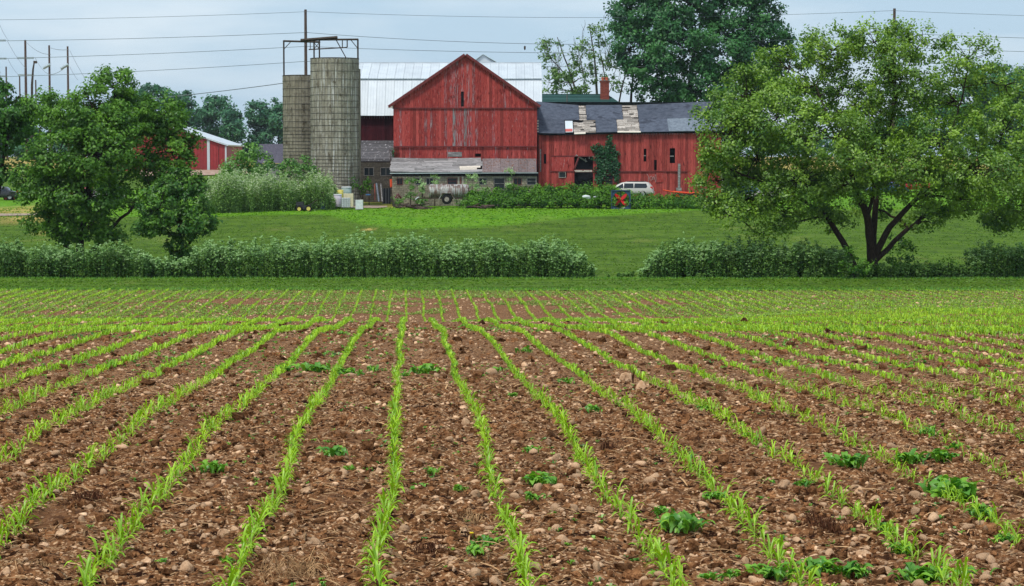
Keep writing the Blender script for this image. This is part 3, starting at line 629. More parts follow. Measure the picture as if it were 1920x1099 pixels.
M['greenroof'] = surf('green_shingles', (.022, .065, .060), (.045, .10, .09), 8, (1, 1, 3), tintamp=.2, bump=.3)
M['brick'] = surf('chimney_brick', (.22, .055, .04), (.32, .095, .07), 9, tintamp=.2, bump=.3)
M['terracotta'] = plain('terracotta', (.50, .12, .06), .8)
M['gutter'] = surf('pale_gutter', (.33, .40, .41), (.45, .52, .53), 4, tintamp=.1, bump=.1)
M['mortar'] = plain('mortar', (.13, .12, .11), .95)
def pz(py, d): return float(P(960, py, d)[2])
def pxx(px, d): return float(P(px, 300, d)[0])

def siding(xl, xr, wd, y, zlo, zhi, holes=(), th=.03, tf=None, jit=.009, gap=.012, mf=None):
    """vertical boards between zlo(x) and zhi(x), cut at holes (x0, x1, z0, z1); returns MB (front face at y)"""
    mb = MB(); n_ = max(1, int(round((xr - xl) / wd))); wd = (xr - xl) / n_
    for i in range(n_):
        a, b_ = xl + i * wd + gap / 2, xl + (i + 1) * wd - gap / 2; c_ = (a + b_) / 2
        iv = [(None, None)]; spans = []
        cut = sorted([(h[2], h[3]) for h in holes if h[0] < c_ < h[1]]); lo = None
        for z0, z1 in cut: spans.append((lo, z0)); lo = z1
        spans.append((lo, None)); tn = rng.random() if tf is None else tf(c_); yy = y + rng.uniform(-jit, jit)
        drop = rng.uniform(-.03, .03); mi = 0 if mf is None else mf(c_)
        for s0, s1 in spans:
            p_ = [(a, zlo(a) + drop if s0 is None else s0), (b_, zlo(b_) + drop if s0 is None else s0), (b_, zhi(b_) if s1 is None else s1), (a, zhi(a) if s1 is None else s1)]
            if p_[2][1] - p_[1][1] < .02: continue
            mb.prism(p_, yy, yy + th, tn, mi)
    return mb
def course(mb, xa_, xb_, z, z1_, y, holes, r_):
    cuts = sorted((h[0], h[1]) for h in holes if h[2] < (z + z1_) / 2 < h[3]); iv, lo = [], xa_
    for a, b_ in cuts: iv.append((lo, a)); lo = b_
    iv.append((lo, xb_)); x = xa_ - (r_ % 2) * .2
    while x < xb_:
        for a, b_ in iv:
            p, q = max(x, a), min(x + .39, b_)
            if q - p > .03 and z1_ - z > .03: mb.box((p + .006, y + rng.uniform(-.006, .006), z + .006), (q - .006, y + .15, z1_), rng.random())
        x += .4
def window(parent, x0, x1, z0, z1, y, frame=M['greyboard'], fw=.07, bars=(1, 1), pane=True, depth=.12):
    mb = MB().box((x0 - fw, y - .03, z0 - fw), (x0, y + depth, z1 + fw)).box((x1, y - .03, z0 - fw), (x1 + fw, y + depth, z1 + fw)).box((x0, y - .03, z1), (x1, y + depth, z1 + fw)).box((x0, y - .05, z0 - fw), (x1, y + depth, z0))
    for i in range(1, bars[0] + 1):
        if bars[0] > 0 and i < bars[0] + 1 and bars[0] != 0: xx = x0 + (x1 - x0) * i / (bars[0] + 1); mb.box((xx - .02, y + .03, z0), (xx + .02, y + .06, z1))
    for i in range(1, bars[1] + 1): zz = z0 + (z1 - z0) * i / (bars[1] + 1); mb.box((x0, y + .032, zz - .02), (x1, y + .058, zz + .02))
    f = mb.build('window', frame, parent)
    if pane: MB().box((x0, y + .07, z0), (x1, y + .085, z1)).build('pane', M['glass'], f)
    return f

# ------------------------------------------------------------------ the gabled barn
YB = 222.0
xl, xr = pxx(738, YB), pxx(1007, YB); xa = pxx(873, YB)
z_e, z_a = pz(196, YB), pz(104, YB); z_t1, z_t2, z_b = pz(203, YB), pz(275, YB), pz(300, YB)
z_g = zs(xl, YB) - .2
barn = thing('barn', 'large weathered red gabled barn with peeling boards standing in the middle of the farmyard', 'barn', (xa, YB, zs(xa, YB)))
def gable(x): return z_e + (z_a - z_e) * (1 - abs(x - xa) / (xa - xl)) if x < xa else z_e - .1 + (z_a - z_e + .1) * (1 - (x - xa) / (xr - xa))
def worn_near(x): return .5 + .5 * rng.uniform(-1, 1)
for nm, a, b_, yy, holes in (('siding', z_t1, None, YB - .05, [(pxx(866, YB), pxx(871, YB), pz(200, YB), pz(172, YB))]), ('siding', z_t2, z_t1 - .0, YB, []), ('siding', z_b, z_t2, YB + .05, [(pxx(893, YB), pxx(899, YB), pz(294, YB), pz(288, YB)), (pxx(804, YB), pxx(807, YB), pz(288, YB), pz(284, YB))])):
    top = (lambda q: (lambda x: q))(b_) if b_ is not None else gable
    lvl = 0 if b_ is None else 1 if b_ == z_t1 else 2
    def mfun(x):
        q = 960 + x / YB * FPX
        pr = (.75 * math.exp(-((q - 868) / 16) ** 2) + .12, .85 * math.exp(-((q - 866) / 26) ** 2) + .55 * math.exp(-((q - 752) / 14) ** 2) + .3 * math.exp(-((q - 810) / 20) ** 2) + .08, .12)[lvl]
        if rng.random() < pr: return 1 if (lvl == 0 or rng.random() < .75 or abs(q - 866) > 18) else 3
        return 2 if rng.random() < (.25, .25, .6)[lvl] else 0
    siding(xl, xr, .29, yy, (lambda q: (lambda x: q))(a), top, holes, mf=mfun).build('siding', [M['redboard'], M['redworn'], M['redold'], M['peelboard']], barn, kind='stuff')
MB().box((pxx(864, YB), YB + .02, pz(200, YB)), (pxx(873, YB), YB + .1, pz(165, YB))).build('shutter', M['dark'], barn)
for zz in (z_t1, z_t2):
    MB().box((xl - .02, YB - .12, zz - .05), (xr + .02, YB - .055, zz + .06)).build('trim_board', M['trim'], barn)
MB().box((pxx(840, YB), YB + .03, pz(294, YB)), (pxx(866, YB), YB + .046, pz(285, YB))).build('patch_board', M['greyboard'], barn)
# walls behind the front, roof slabs with dark red barge boards
MB().box((xl, YB + .14, z_b - 3.9), (xl + .15, YB + 12, z_e - .1)).build('side_wall', M['reddark'], barn)
MB().box((xr - .15, YB + .14, z_b - 3.9), (xr, YB + 12, z_e - .1)).build('side_wall', M['redold'], barn)
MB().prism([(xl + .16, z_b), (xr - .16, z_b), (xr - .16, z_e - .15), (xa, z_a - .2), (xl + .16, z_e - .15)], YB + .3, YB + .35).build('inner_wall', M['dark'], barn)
def slab(p0, p1, th, y0, y1, mb=None):
    (x0, z0), (x1, z1) = p0, p1; n_ = np.array([-(z1 - z0), x1 - x0]); n_ = n_ / np.linalg.norm(n_) * th
    if n_[1] < 0: n_ = -n_
    return (mb or MB()).prism([(x0, z0), (x1, z1), (x1 + n_[0], z1 + n_[1]), (x0 + n_[0], z0 + n_[1])] if x0 < x1 else [(x1, z1), (x0, z0), (x0 + n_[0], z0 + n_[1]), (x1 + n_[0], z1 + n_[1])], y0, y1)
ov = .42
sl_l = (z_a - z_e) / (xa - xl); sl_r = (z_a - z_e + .1) / (xr - xa)
eL = (xl - ov, z_e - sl_l * ov); eR = (xr + .25, z_e - .1 - sl_r * .25)
slab(eL, (xa, z_a + .02), .16, YB - .35, 240).build('roof', M['whitemetal'], barn)
slab((xa, z_a + .02), eR, .16, YB - .35, 240).build('roof', M['whitemetal'], barn)
slab((eL[0], eL[1] - .06), (xa, z_a - .04), .26, YB - .42, YB - .36).build('barge_board', M['trim'], barn)
slab((xa, z_a - .04), (eR[0], eR[1] - .06), .26, YB - .42, YB - .36).build('barge_board', M['trim'], barn)
MB().box((eL[0] - .1, YB - .40, eL[1] - .1), (eL[0] + .35, YB - .1, eL[1] + .1)).build('eave_return', M['cream'], barn)
# ivy runner at the left corner
# lean-to along the foot of the gable
lx0, lx1 = pxx(731, YB - 3), pxx(1009, YB - 3)
YL = YB - 3.2
zt_l, zb_l = pz(299, YB - .1), pz(324.5, YL - .3)
lean = barn
xm = pxx(903, YL)
# left half: old plank roof, courses of boards that sag; each course split in planks
ncs = 7
for r_ in range(ncs):
    mb = MB()
    xx = lx0 + rng.uniform(-.05, .1)
    while xx < xm - .1 - .5 * rng.random() - (1.2 * (r_ == 1)):
        ln = rng.uniform(1.6, 3.6); x1_ = min(xx + ln, xm + rng.uniform(-.2, .15))
        f0, f1 = r_ / ncs, (r_ + 1) / ncs + .03
        ya, yb = YL - .3 + (3.1) * f0, YL - .3 + 3.1 * f1; za, zb_ = zb_l + .05 + (zt_l - zb_l) * f0, zb_l + .05 + (zt_l - zb_l) * f1
        sg = lambda x: -.10 * math.sin(PI * np.clip((x - lx0) / (xm - lx0), 0, 1)) ** 2 + .05
        k0, k1 = rng.uniform(0, .05), rng.uniform(0, .05)
        v = []
        for (x_, y_, z_) in ((xx, ya, za), (x1_, ya, za), (x1_, yb, zb_), (xx, yb, zb_)):
            v.append((x_, y_, z_ + sg(x_) + (k0 if y_ == ya else 0)))
        v = np.array(v + [(a[0], a[1], a[2] + .045) for a in v])
        m1 = MB().add(v, np.array([[0,3,2,1],[4,5,6,7],[0,1,5,4],[1,2,6,5],[2,3,7,6],[3,0,4,7]]), rng.random() ** .7)
        m1.build('roof_plank', M['cream'] if (r_ in (1, 2) and xx > pxx(845, YL)) else M['greyboard'], lean)
        xx = x1_ + .02
# right half: rusty sheets
xx = xm + .04
while xx < lx1 - .2:
    x1_ = min(xx + .92, lx1 + .05); dz = rng.uniform(0, .02)
    v = np.array([(xx, YL - .32, zb_l + .05 + dz), (x1_, YL - .32, zb_l + .05 + dz), (x1_, YB - .15, zt_l + .05 + dz), (xx, YB - .15, zt_l + .05 + dz)])
    v = np.concatenate([v, v + [0, 0, .03]])
    MB().add(v, np.array([[0,3,2,1],[4,5,6,7],[0,1,5,4],[1,2,6,5],[2,3,7,6],[3,0,4,7]]), rng.random()).build('roof_sheet', M['rustroof'], lean); xx = x1_ + .012
MB().prism([(lx0 + .05, zb_l - .08), (lx1, zb_l - .02), (lx1, zb_l + .05), (lx0 + .05, zb_l + .02)], YL - .42, YL - .31).build('gutter', M['gutter'], lean)
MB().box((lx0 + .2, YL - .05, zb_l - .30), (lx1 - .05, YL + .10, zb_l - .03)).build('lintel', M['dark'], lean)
wins = [(744, 755), (778, 790), (799, 812), (839, 857), (898, 913), (926, 946), (963, 978), (988, 1005)]
zw0, zw1 = pz(346.5, YL), pz(333.5, YL)
# block wall: courses of blocks with window gaps (blocks 0.4 m x 0.2 m), mortar sheet behind
wl0, wl1 = pxx(735, YL), pxx(1007, YL); zg = zs(0, YL) - .15
hl = [(pxx(a, YL), pxx(b_, YL), zw0 - (.5 if a == 926 else 0), zw1) for a, b_ in wins]
mb = MB(); z = zg; r_ = 0
while z < zb_l - .32:
    z1_ = min(z + .19, zb_l - .305); course(mb, wl0, wl1, z, z1_, YL, hl, r_)
    z += .2; r_ += 1
mb.build('block_wall', M['block'], lean, kind='stuff')
for i, h in enumerate(hl):
    window(lean, h[0] + .04, h[1] - .04, h[2] + .04, h[3] - .02, YL + .01, frame=M['greyboard'] if i % 3 else M['trim'], bars=(0, 1) if i % 2 else (1, 0), fw=.045)
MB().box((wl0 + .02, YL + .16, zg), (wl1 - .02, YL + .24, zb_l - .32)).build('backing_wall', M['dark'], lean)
MB().box((wl0, YL + .25, zg), (wl0 + .15, YB, zb_l - .1)).build('end_wall', M['block'], lean)
for q in (859, 863, 867): MB().box((pxx(q, YL), YL - .06, zw0 - .25), (pxx(q + 1.6, YL), YL - .02, zw1 + .1), rng.random()).build('leaning_board', M['cream'] if q != 863 else M['trim'], lean)

# ------------------------------------------------------------------ main barn behind with the white metal roof
YM = 233.0
mbarn = thing('barn', 'long barn with a white gambrel metal roof behind the red gable and silo', 'barn', (pxx(700, YM), YM, zs(-14, YM)))
mx0, mx1 = pxx(640, YM), pxx(1016, YM + 2)
z0m, zkm, zrm = pz(217, YM - .6), pz(147, YM + 2.2), pz(118, YM + 8)
n_ = 23; ww = (mx1 - mx0) / n_
def panel(x0, x1, ya, za, yb, zb_, tn):
    """ribbed sheet: three small ribs"""
    xsx = [x0, x0 + .02, x0 + .05, x0 + .07]; hs = [.0, .035, .035, 0]
    for q in (1, 2):
        c_ = x0 + (x1 - x0) * q / 3; xsx += [c_ - .03, c_ - .012, c_ + .012, c_ + .03]; hs += [0, .02, .02, 0]
    xsx.append(x1); hs.append(0); m_ = len(xsx); nv = np.array([0, -(zb_ - za), (yb - ya)]); nv = nv / np.linalg.norm(nv)
    v = np.array([[x, ya, za] + nv * h for x, h in zip(xsx, hs)] + [[x, yb, zb_] + nv * h for x, h in zip(xsx, hs)])
    i = np.arange(m_ - 1)
    return MB().add(v, np.stack([i, i + 1, i + 1 + m_, i + m_], -1), tn)
for i in range(n_):
    a = mx0 + i * ww; dz = rng.uniform(-.01, .01)
    panel(a, a + ww - .012, YM - .6, z0m + dz, YM + 2.2, zkm + dz, rng.random()).build('roof_panel', M['whitemetal'], mbarn)
    panel(a, a + ww - .012, YM + 2.0, zkm - .02 + dz, YM + 8, zrm + dz, rng.random()).build('roof_panel', M['whitemetal'], mbarn)
MB().prism([(mx0, zrm), (mx1, zrm), (mx1, zrm + .07), (mx0, zrm + .07)], YM + 7.9, YM + 8.3).build('ridge_cap', M['whitemetal'], mbarn)
MB().box((mx0, YM + 1.95, zkm - .09), (mx1, YM + 2.04, zkm - .035)).build('break_flashing', M['gutter'], mbarn)
v = np.array([(YM + 8, zrm), (YM + 13.8, zkm), (YM + 16.6, z0m)])
MB().add([(mx0, YM + 8, zrm), (mx1, YM + 8, zrm), (mx1, YM + 13.8, zkm), (mx0, YM + 13.8, zkm), (mx0, YM + 16.6, z0m), (mx1, YM + 16.6, z0m)], np.array([[0, 1, 2, 3], [3, 2, 5, 4]])).build('rear_roof', M['whitemetal'], mbarn)
for xe in (mx0 + .05, mx1 - .12):
    MB().add([(xe + k, y_, z_ - .12) for k in (0, .1) for y_, z_ in ((YM, z0m - 6), (YM, z0m), (YM + 2.2, zkm), (YM + 8, zrm), (YM + 13.8, zkm), (YM + 16, z0m), (YM + 16, z0m - 6))], [np.array([[0, 1, 2, 3, 4, 5, 6]]), np.array([[13, 12, 11, 10, 9, 8, 7]])]).build('gable_wall', M['reddark'], mbarn)
# white roofed vent gable rising behind the ridge
dx0, dx1, dxa = pxx(886, YM + 9), pxx(932, YM + 9), pxx(906, YM + 9)
zd, zda = pz(119, YM + 9), pz(103.5, YM + 9)
MB().prism([(dx0, zd - .3), (dx1, zd - .3), (dx1, zd - .05), (dxa, zda), (dx0, zd - .05)], YM + 8.6, YM + 12).build('roof_vent', M['whitemetal'], mbarn)
slab((dx0 - .1, zd), (dxa, zda + .03), .07, YM + 8.4, YM + 12.2).build('vent_roof', M['gutter'], mbarn)
slab((dxa, zda + .03), (dx1 + .1, zd), .07, YM + 8.4, YM + 12.2).build('vent_roof', M['gutter'], mbarn)
# walls under the white eave between silo and gable: dark red boards, peeling apron, block foot
wx0, wx1 = pxx(655, YM), pxx(745, YM)
siding(wx0, wx1, .28, YM - .02, lambda x: pz(266, YM), lambda x: z0m + .1).build('siding', M['reddark'], mbarn, kind='stuff')
YA = YM - 3
for r_ in range(8):
    f0, f1 = r_ / 8, (r_ + 1) / 8 + .04; ya, yb = YA + 2.8 * f0, YA + 2.8 * f1; za, zb_ = pz(304, YA) + (pz(266, YM) - pz(304, YA)) * f0, pz(304, YA) + (pz(266, YM) - pz(304, YA)) * f1
    v = np.array([(wx0, ya, za + .05), (wx1 - .3, ya, za + .05), (wx1 - .3, yb, zb_), (wx0, yb, zb_)]); v = np.concatenate([v, v + [0, 0, .05]])
    MB().add(v, np.array([[0,3,2,1],[4,5,6,7],[0,1,5,4],[1,2,6,5],[2,3,7,6],[3,0,4,7]]), rng.random()).build('apron_board', M['peel'], mbarn)
MB().box((mx0 + .2, YM + 15.6, zs(-14, YM) - .2), (mx1 - .2, YM + 15.8, z0m)).build('rear_wall', M['reddark'], mbarn)
hb = [(pxx(683, YA), pxx(700, YA), pz(329, YA), pz(315, YA)), (pxx(714, YA), pxx(733, YA), pz(329, YA), pz(315, YA))]
mb = MB(); z = zs(-14, YA) - .1; r_ = 0
while z < pz(305, YA):
    course(mb, wx0, wx1 - .3, z, z + .194, YA, hb, r_)
    z += .2; r_ += 1
mb.build('block_wall', M['blockdark'], mbarn, kind='stuff')
for h in hb: window(mbarn, h[0], h[1], h[2], h[3], YA + .01, frame=M['greyboard'], bars=(1, 0), fw=.05)
MB().box((wx0 + .05, YA + .17, zs(-14, YA) - .1), (wx1 - .35, YA + .25, pz(305, YA))).build('backing_wall', M['dark'], mbarn)

# ------------------------------------------------------------------ long low shed on the right
YS = 223.0
shed = thing('shed', 'long low red board shed with patched grey blue roof right of the gabled barn', 'shed', (pxx(1170, YS), YS, zs(12, YS)))
sx0, sx1 = pxx(1010, YS), pxx(1352, YS); YR = YS + 5.5
_ex = np.array([1008, 1040, 1085, 1150, 1200, 1330, 1352]); _ez = np.array([250, 251.5, 250, 248, 248, 246.5, 246.5]); _rz = np.array([191, 195, 198, 198, 197.5, 192, 191])
_EX = np.array([pxx(q, YS) for q in _ex]); _EZ = np.array([pz(q, YS - .4) for q in _ez]); _RZ = np.array([pz(q, YR) for q in _rz])
ez = lambda x: float(np.interp(x, _EX, _EZ)); rz_ = lambda x: float(np.interp(x, _EX * 1.0, _RZ))
zS = zs(12, YS) - .2
S = lambda px: pxx(px, YS); Z = lambda py: pz(py, YS)
zr1, zr2 = Z(293), Z(321.5)
def_holes = [(S(1077), S(1111), Z(318.5), Z(293.5)), (S(1077), S(1110), Z(352), Z(323)), (S(1048), S(1061), Z(333), Z(322.5)), (S(1135), S(1150), Z(347), Z(328)), (S(1207), S(1211), Z(303), Z(279)), (S(1256), S(1263.5), Z(306), Z(278)), (S(1259.5), S(1261.5), Z(316), Z(306)), (S(1019.5), S(1023), Z(307), Z(289)),
   (S(1316), S(1320), Z(322), Z(300)), (S(1325), S(1329), Z(325), Z(308)), (S(1228.5), S(1230.5), Z(319), Z(300)), (S(1307), S(1309), Z(296), Z(283))]
wallx = [(sx0, S(1034), None), (S(1034), S(1077), 'rail'), (S(1077), S(1112), None), (S(1112), S(1163), None), (S(1163), S(1290), 'rail2'), (S(1290), sx1, None)]
for a, b_, k in wallx:
    if k == 'rail':
        siding(a, b_, .27, YS - .03, lambda x: zr1, lambda x: ez(x) + .05, def_holes).build('siding', M['redold'], shed, kind='stuff')
        siding(a, b_, .27, YS + .02, lambda x: zr2, lambda x: zr1, def_holes).build('siding', M['redboard'], shed, kind='stuff')
        siding(a, b_, .27, YS - .01, lambda x: zS, lambda x: zr2, def_holes).build('siding', M['redold'], shed, kind='stuff')
    elif k == 'rail2':
        siding(a, b_, .27, YS - .03, lambda x: zr2, lambda x: ez(x) + .05, def_holes).build('siding', M['redold'], shed, kind='stuff')
        siding(a, b_, .27, YS + .02, lambda x: zS, lambda x: zr2, def_holes).build('siding', M['redold'], shed, kind='stuff')
    else:
        siding(a, b_, .27, YS, lambda x: zS, lambda x: ez(x) + .05, def_holes).build('siding', M['redold'], shed, kind='stuff')
MB().box((S(1033), YS - .09, zr1 - .05), (S(1112), YS - .045, zr1 + .07)).build('rail', M['trim'], shed)
MB().box((S(1032), YS - .08, zr2 - .04), (S(1078), YS - .045, zr2 + .05)).build('rail', M['trim'], shed)
MB().box((S(1163), YS - .09, zr2 - .05), (S(1287), YS - .045, zr2 + .05)).build('rail', M['trim'], shed)
MB().box((S(1271), YS - .14, Z(358)), (S(1275.5), YS - .095, Z(307))).build('post', M['greyboard'], shed)
MB().box((S(1268), YS - .2, Z(358)), (S(1278), YS - .141, Z(352))).build('post_foot', M['greyboard'], shed)
MB().box((S(1012), YS - .07, Z(322)), (S(1014.6), YS - .04, Z(280))).build('patch_board', M['greyboard'], shed)
MB().box((S(1230), YS - .04, Z(342)), (S(1244), YS - .02, Z(323))).build('patch_board', M['redboard'], shed)
MB().box((S(1034.5), YS - .07, Z(321)), (S(1076), YS - .04, Z(294.5)), .7).build('sliding_door', M['redboard'], shed)
MB().box((S(1077), YS - .05, Z(322.5)), (S(1110), YS + .02, Z(319)), .9).build('broken_rail', M['lath'], shed)
dv = lambda a, b_, r=.075, mt='greyboard', nm='broken_beam': MB().tube([(S(a[0]), YS - .06 + a[2], Z(a[1])), (S(b_[0]), YS - .06 + b_[2], Z(b_[1]))], r, 4, .8).build(nm, M[mt], shed)
dv((1080, 291, -.05), (1101, 303, .6), .08); dv((1098, 297, .5), (1098, 304, .55), .06); dv((1085, 296, 0), (1077.5, 316, .1), .1, 'trim'); dv((1105, 293, .1), (1105, 298, .1), .06)
window(shed, S(1048.5), S(1060), Z(332.5), Z(323), YS - .03, frame=M['lath'], bars=(0, 0), fw=.05)
window(shed, S(1136), S(1149.5), Z(346), Z(329), YS - .05, frame=M['trim'], bars=(0, 1), fw=.14)
for h in def_holes[4:6]: MB().box((h[0], YS + .04, (h[2] + h[3]) / 2 - .1), (h[1], YS + .07, (h[2] + h[3]) / 2)).build('slot_batten', M['greyboard'], shed)
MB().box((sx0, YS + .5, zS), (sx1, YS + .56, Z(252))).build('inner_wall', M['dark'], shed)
MB().box((sx1 - .12, YS + .05, zS), (sx1, YR + 5.5, ez(sx1) - .1)).build('end_wall', M['redold'], shed)
MB().box((S(1353), YS - .12, zS), (S(1355), YS + .06, Z(285))).build('corner_post', M['cream'], shed)
# roof: sheets of rolled roofing laid over lath, missing in places
def rp(x, f): return [x, YS - .4 + (YR - YS + .4) * f, ez(x) + (rz_(x) - ez(x)) * f]
def roofpiece(px0, px1, f0, f1, dz, tn, mt, name, k=None, mb=None, push=True):
    xa_, xb_ = pxx(px0, YS + 2.5), pxx(px1, YS + 2.5); n_ = max(2, int((xb_ - xa_) / 1.2)); xs_ = np.linspace(xa_, xb_, n_)
    v = np.array([rp(x, f0) for x in xs_] + [rp(x, f1) for x in xs_]) + [0, -dz * .5, dz]; m_ = len(xs_); i = np.arange(m_ - 1)
    v2 = v - [0, 0, .05]; t_ = MB() if mb is None else mb
    t_.add(np.concatenate([v, v2]), [np.stack([i, i + 1, i + 1 + m_, i + m_], -1), np.stack([i + 2 * m_, i + 3 * m_, i + 1 + 3 * m_, i + 1 + 2 * m_], -1), np.stack([i, i + 2 * m_, i + 1 + 2 * m_, i + 1], -1), np.stack([i + m_, i + 1 + m_, i + 1 + 3 * m_, i + 3 * m_], -1), np.array([[0, m_, 3 * m_, 2 * m_], [m_ - 1, 3 * m_ - 1, 4 * m_ - 1, 2 * m_ - 1]])], tn)
    return t_.build(name, mt, shed) if mb is None else t_
fm = .46
for a, b_, f0, f1 in ((1006, 1086, fm, 1), (1006, 1058, 0, fm), (1100, 1168, fm, 1), (1116, 1155, 0, fm), (1197, 1262, fm, 1), (1197, 1262, 0, fm), (1262, 1353, fm, 1), (1262, 1353, 0, fm)):
    roofpiece(a, b_, f0, f1 + (0 if f1 == 1 else -.004), .06, rng.random(), M['slate'], 'roofing_sheet')
roofpiece(1250, 1353, .0, .44, .10, .5, M['slatepale'], 'roof_patch')
roofpiece(1059, 1074, .02, .34, .12, .9, M['slatepale'], 'roof_patch', label=None) if False else roofpiece(1059, 1073, .02, .40, .12, .9, M['whitemetal'], 'roof_patch')
roofpiece(1059, 1072, .03, .12, .135, .5, plain('faded_red_paint', (.5, .10, .08)), 'painted_stripe')
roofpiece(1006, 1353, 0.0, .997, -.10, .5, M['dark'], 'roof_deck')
for (a, b_, f0, f1) in ((1086, 1100, fm, 1), (1074, 1095, .0, .40), (1093, 1116, .02, .46), (1168, 1197, fm, 1), (1155, 1197, 0, fm)):
    f = f0
    while f < f1 - .01:
        g_ = min(f + .048, f1); x0_ = a + rng.uniform(0, 1.0); 
        while x0_ < b_ - 1:
            x1_ = min(x0_ + rng.uniform(6, 22), b_ + rng.uniform(-.6, .3))
            if rng.random() > .07: roofpiece(x0_, x1_ - .3, f + .004, g_ - .004, rng.uniform(-.02, .03), rng.random(), M['lath'], 'lath')
            x0_ = x1_
        f = g_
roofpiece(1155, 1198, -.02, .02, .07, .9, M['cream'], 'eave_board'); roofpiece(1075, 1096, -.03, .02, .05, .9, M['cream'], 'eave_board')
v = np.array([(sx0 - .3, YR, _RZ[0]), (sx1, YR, _RZ[-1]), (sx1, YR + 6, ez(sx1)), (sx0 - .3, YR + 6, ez(sx0))]); MB().add(v - [0, 0, .02], np.array([[0, 1, 2, 3]])).build('rear_roof', M['slate'], shed)
for k in range(5): MB().box((S(1003 + rng.uniform(0, 2)), YS - .3, Z(228 + k * 5)), (S(1010), YS + .1, Z(225.5 + k * 5))).build('exposed_rafter', M['cream'], shed)
# faded white brush marks on the boards
mb = MB(); yp = YS - .075
def stroke(pts, r=.028): mb.tube([(S(a), yp, Z(b_)) for a, b_ in pts], r, 4, .6)
stroke([(1213, 326), (1216, 331), (1216, 340), (1214, 346)]); stroke([(1218, 333), (1221, 330), (1223, 333), (1222, 338), (1219, 338), (1218, 334)]); stroke([(1224, 337), (1225, 331), (1227, 332), (1227, 337)], .035); stroke([(1228, 330), (1230, 327), (1230, 335), (1229, 342)])
mb.build('brush_marks', surf('whitewash', (.36, .20, .20), (.45, .30, .30), 6, tintamp=.1, bump=0), shed)
# shelves of light behind: ivy grows up the wall
def ivy(name, label, pts, n_, y, mt, parent=None):
    mb = MB(); c_ = []
    for (px, py, r1, r2) in pts:
        m_ = int(n_ * r1 * r2 / 400); a = rng.uniform(0, 6.3, m_); rr = rng.random(m_) ** .5 * (1 + .25 * np.sin(a * 5 + px))
        c_.append(np.stack([pxx(px, y) + np.cos(a) * rr * r1 / FPX * y, y - .08 - rng.random(m_) ** 2 * .45 * (1 - rr * .6), pz(py, y) + np.sin(a) * rr * r2 / FPX * y], -1))
    c_ = np.concatenate(c_); nr = rng.normal(size=c_.shape) * .7 + np.array([0, -1, .6])
    mb.leaves(c_, rng.uniform(.07, .14, len(c_)), nr, np.clip(noise2(c_[:, 0], c_[:, 2], .8, 5) * .8 + rng.normal(0, .15, len(c_)), 0, 1), aspect=.8)
    root = thing(name, label, 'ivy', (c_[:, 0].mean(), y - .1, zs(c_[:, 0].mean(), y)))
    mb.build('leaves', mt, root, kind='stuff')
    m2 = MB(); q = pts[-1]
    for k in range(5): m2.tube([(pxx(q[0] + k - 2, y), y - .08, zS), (pxx(pts[len(pts) // 2][0] + (k - 2) * 4, y), y - .07, pz(pts[len(pts) // 2][1], y)), (pxx(pts[0][0], y), y - .07, pz(pts[0][1], y))], [.04, .03, .012], 5, .4)
    m2.build('vine', M['darkroot'], root)
M['ivy'] = leafmat('ivy_leaves', (.008, .055, .022), (.040, .15, .040), .25, .03)
ivy('ivy', 'dark green ivy climbing the red wall beside the broken opening', [(1143, 262, 5, 13), (1141, 275, 8, 10), (1124, 280, 14, 9), (1140, 285, 19, 14), (1136, 298, 23, 14), (1146, 306, 16, 18), (1128, 315, 14, 18), (1154, 318, 8, 13), (1117, 278, 9, 8), (1122, 335, 7, 13), (1157, 334, 5, 10), (1128, 330, 10, 14)], 480, YS - .05, M['ivy'])
ivy('ivy', 'small sprig of ivy at the lower left corner of the gabled barn', [(737, 288, 2.6, 12), (739, 280, 2, 6)], 260, YB - .1, M['ivy'])

# ------------------------------------------------------------------ green roofed house with brick chimney
YH = 250.0
house = thing('house', 'house with a green hip roof and a brick chimney rising behind the low red shed', 'house', (pxx(1080, YH), YH, zs(10, YH)))
H = lambda px: pxx(px, YH); ZH = lambda py: pz(py, YH)
hz0, hz1 = pz(205, YH), pz(178, YH + 4.5)
ax0, ax1 = pxx(985, YH), pxx(1180, YH); bx0, bx1 = pxx(1000, YH + 4.5), pxx(1140, YH + 4.5)
for r_ in range(10):
    f0, f1 = r_ / 10, (r_ + 1) / 10; lerp = lambda a, b_, f: a + (b_ - a) * f
    v = np.array([(lerp(ax0, bx0, f0), YH + 4.5 * f0, lerp(hz0, hz1, f0) + .03), (lerp(ax1, bx1, f0), YH + 4.5 * f0, lerp(hz0, hz1, f0) + .03), (lerp(ax1, bx1, f1), YH + 4.5 * f1, lerp(hz0, hz1, f1)), (lerp(ax0, bx0, f1), YH + 4.5 * f1, lerp(hz0, hz1, f1))])
    MB().add(v, np.array([[0, 1, 2, 3]]), rng.random()).build('shingle_course', M['greenroof'], house)
MB().add([(ax1, YH, hz0), (bx1, YH + 4.5, hz1), (ax1, YH + 9, hz0), (ax0, YH, hz0), (bx0, YH + 4.5, hz1), (ax0, YH + 9, hz0)], [np.array([[0, 2, 1], [3, 4, 5]]), np.array([[1, 2, 5, 4]])]).build('roof', M['greenroof'], house)
MB().tube([(bx0, YH + 4.5, hz1 + .05), (bx1, YH + 4.5, hz1 + .05)], .07, 6).build('ridge_cap', M['greenroof'], house)
MB().box((ax0 + .5, YH + .5, zs(10, YH) - .3), (ax1 - .5, YH + 8.5, hz0)).build('wall', M['block'], house)
window(house, H(1040), H(1055), ZH(240), ZH(215), YH + .4, frame=M['cream'])
c0, c1 = pxx(1125.5, YH + 3), pxx(1142, YH + 3)
mb = MB(); z = ZH(190)
zt_ = pz(152, YH + 3)
